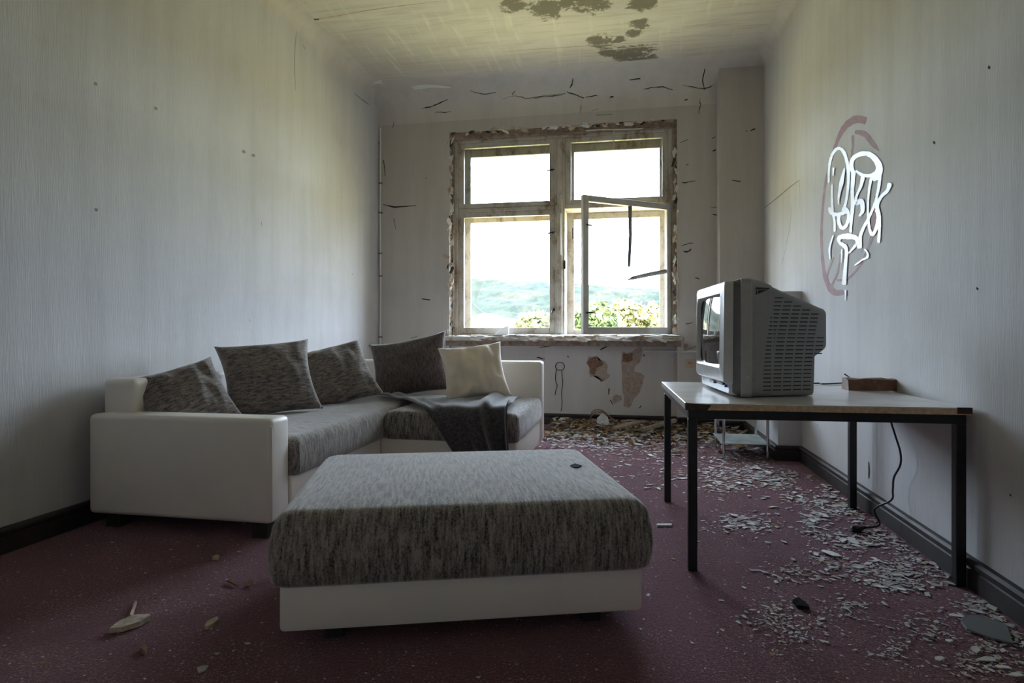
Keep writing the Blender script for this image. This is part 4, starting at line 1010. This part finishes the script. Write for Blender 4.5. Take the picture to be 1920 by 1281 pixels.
for _ in range(3600):
    x = rnd.uniform(-0.75, 1.08); y = 6.42 - abs(rnd.gauss(0, 0.42))
    if x > WX1 - 0.06 and y > YB - 0.06 or y < 4.9 or (x > PX - 0.02 and y > PY - 0.03): continue
    hgt = 0.06 * math.exp(-((6.4 - y) / 0.35) ** 2)
    flake(bm, Vector((x, y, 0.003 + rnd.uniform(0, 1) * hgt)), rnd.uniform(0.008, 0.032), rnd, 1.1, rnd.choice([1.3, 2.4, 3.2]), rnd.choice([0, 0, 1, 2, 2, 2, 3, 4, 4] if y > 5.9 else [0, 1, 2, 2, 2, 2, 3, 4]))
o = obj('dead_leaf_litter', bm, [M['leaf_brown'], M['leaf_ochre'], M['flake_grey'], M['flake_tan'], M['brown_wood']], recalc=False); tag(o, 'band of dead leaves twigs and rubble along the foot of the window wall', 'leaf litter', kind='stuff')

# ================================================================== outside
def ground_mat():
    t = NT('meadow_and_forest').set(0.95, spec=0.05)
    geo = t.n('ShaderNodeNewGeometry'); sep = t.n('ShaderNodeSeparateXYZ'); t.l(geo.outputs['Position'], sep.inputs[0])
    n1 = t.noise(0.022, 7, 0.7, t.vec((1, 0.22, 1.6))); n2 = t.noise(0.10, 6, 0.75, t.vec((1, 0.2, 1)))
    forest = t.mix(t.ramp(n2, [(0.35, 0.0), (0.65, 1.0)]), (0.0055, 0.0105, 0.0085), (0.026, 0.033, 0.022))
    autumn = t.mix(t.ramp(n2, [(0.4, 0.0), (0.6, 1.0)]), (0.025, 0.027, 0.016), (0.042, 0.037, 0.026))
    c = t.mix(t.ramp(n1, [(0.48, 0.0), (0.60, 0.9)]), forest, autumn)
    near = t.ramp(t.math('DIVIDE', sep.outputs['Y'], 260.0), [(0.5, 1.0), (0.85, 0.0)])
    meadow = t.mix(t.noise(0.05, 5), (0.47, 0.395, 0.165), (0.57, 0.465, 0.225))
    t.color(t.mix(near, c, meadow)); return t.m
M['ground'] = ground_mat()
def terr(x, y):
    d = max(0.0, (y - 90) / 810.0)
    ridge = 75 - 0.075 * (x + 190) if x > -190 else 75 - 0.02 * (-190 - x)
    ridge += 7 * noise.noise(Vector((x * 0.006, 3.3, 0)))
    s = min(d, 1.0); s = s * s * (3 - 2 * s)
    z = -9.5 + (ridge + 10.5) * s
    if y > 90: z += (noise.noise(Vector((x * 0.012, y * 0.012, 0))) * 6 + noise.noise(Vector((x * 0.05, y * 0.05, 2))) * 3.0) * min(1, d * 3)
    return z
bm = bmesh.new(); ys = [7.2, 12, 20, 30, 45, 60, 80] + [90 + 810 * (k / 60) ** 1.0 for k in range(1, 61)] + [930, 980, 1100, 1400]
xsn = [(-1 + 2 * k / 90) for k in range(91)]
rows = []
for y in ys:
    W_ = 260 + y * 0.9; rows.append([bm.verts.new((xn * W_, y, terr(xn * W_, min(y, 900)) - max(0, y - 900) * 0.05)) for xn in xsn])
for A_, B_ in zip(rows[:-1], rows[1:]):
    for k in range(90): bm.faces.new((A_[k], A_[k + 1], B_[k + 1], B_[k]))
o = obj('hillside', bm, M['ground'], smooth=True); tag(o, 'wooded hillside and meadow seen through the window', kind='structure')

def tree(name, u, v_top, Y, rad, mats, label, seed, leaf=0.22, n=1500):
    """broad-leaved tree: trunk, limbs and a crown of many single leaf blades"""
    top = on_y(u, v_top, Y); gz = terr(top.x, Y); rr = random.Random(seed)
    t = empty(name, (top.x, Y, gz)); tag(t, label, 'tree', 'trees outside the window'); H_ = top.z - gz
    bm = bmesh.new(); tube(bm, [(0, 0, -0.3), (0.1, 0, H_ * 0.4), (-0.05, 0.1, H_ * 0.75), (0, 0, H_ * 0.93)], [0.32, 0.24, 0.14, 0.05], 8); obj('trunk', bm, M['brown_wood'], t)
    bm = bmesh.new()
    for k in range(7):
        a = k * 2.4; tube(bm, [(0, 0, H_ * (0.45 + 0.05 * k)), (math.cos(a) * rad * 0.4, math.sin(a) * rad * 0.4, H_ * (0.55 + 0.05 * k)), (math.cos(a) * rad * 0.7, math.sin(a) * rad * 0.7, H_ * (0.62 + 0.05 * k))], [0.10, 0.06, 0.02], 6)
    o = obj('limbs', bm, M['brown_wood'], t); tag(o, kind='stuff')
    bm = bmesh.new(); cl_ = []
    for k in range(46):
        th = rr.uniform(0, 6.28); ph = rr.uniform(-0.5, 1.0); r_ = rad * (0.55 + 0.4 * rr.random()); q = math.sqrt(max(0, 1 - ph * ph))
        cl_.append(Vector((math.cos(th) * r_ * q, math.sin(th) * r_ * q, H_ - rad * 0.95 + ph * rad * 0.85)))
    cl_.append(Vector((0, 0, H_ - rad * 0.2)))
    for k in range(n):
        c = rr.choice(cl_) + Vector((rr.gauss(0, 1), rr.gauss(0, 1), rr.gauss(0, 1))) * rad * 0.13
        flake(bm, c, leaf * rr.uniform(0.6, 1.3), rr, 0.5, 1.4, rr.randrange(len(mats)), nrm=Vector((rr.uniform(-1, 1), rr.uniform(-1.2, 0.4), rr.uniform(0, 1.2))).normalized())
    o = obj('foliage', bm, mats, t, recalc=False); tag(o, kind='stuff')
yel = [plain('autumn_yellow_leaf', (0.14, 0.115, 0.022), 0.8, var=0.3, scale=2), plain('pale_yellow_leaf', (0.17, 0.145, 0.07), 0.8, var=0.2, scale=2), plain('yellow_green_leaf', (0.085, 0.09, 0.016), 0.8, var=0.3, scale=2)]
grn = [plain('light_green_leaf', (0.05, 0.075, 0.018), 0.8, var=0.3, scale=2), plain('lime_leaf', (0.085, 0.10, 0.025), 0.8, var=0.3, scale=2)]
tree('autumn_tree', 1168, 571, 33, 1.9, yel, 'pale yellow autumn tree seen through the open casement', 21, n=2600, leaf=0.16)
tree('autumn_tree', 1218, 577, 38, 1.9, yel, 'rightmost yellow autumn tree seen through the open casement', 22, n=2400, leaf=0.16)
tree('green_tree', 1112, 574, 28.5, 1.4, grn, 'light green tree beside the mullion outside the window', 23, n=2200, leaf=0.16)
tree('pale_tree', 1002, 588, 42, 1.5, [yel[1], grn[1]], 'small pale tree outside the lower left casement', 24, n=1200, leaf=0.18)

def house(u0, u1, v_top, Y, label, seed):
    p, q = on_y(u0, v_top, Y), on_y(u1, v_top, Y); gz = terr((p.x + q.x) / 2, Y) - 0.5
    h = empty('house', ((p.x + q.x) / 2, Y, gz)); tag(h, label, 'house', 'houses on the slope'); w = (q.x - p.x) / 2; z1 = p.z - gz; ze = z1 - w * 0.35
    WM, RM, GM = M['house_wall'], M['house_roof'], M['tv_band']
    boxobj('wall', (-w, w, 0, 9, 0, ze), WM, h)
    bm = bmesh.new(); loft(bm, [[(-w - 0.3, y, ze), (w + 0.3, y, ze), (0, y, z1)] for y in (-0.3, 9.3)]); obj('roof', bm, RM, h)
    for i in range(3):
        for k in range(2): boxobj('window', (-w * 0.75 + i * w * 0.6, -w * 0.75 + i * w * 0.6 + w * 0.28, -0.06, 0.02, ze - 2.4 - k * 3.0, ze - 1.0 - k * 3.0), GM, h)
M['house_wall'] = plain('white_render', (0.72, 0.71, 0.68), 0.9, var=0.05, scale=0.5)
M['house_roof'] = plain('pale_roof_tiles', (0.42, 0.36, 0.33), 0.9, var=0.15, scale=1)
house(884, 930, 587, 120, 'large white house at the left edge of the lower left casement', 1)
house(938, 966, 596, 150, 'smaller white house in the middle of the lower left casement', 2)
house(970, 998, 599, 135, 'white house beside the pale tree in the lower left casement', 3)
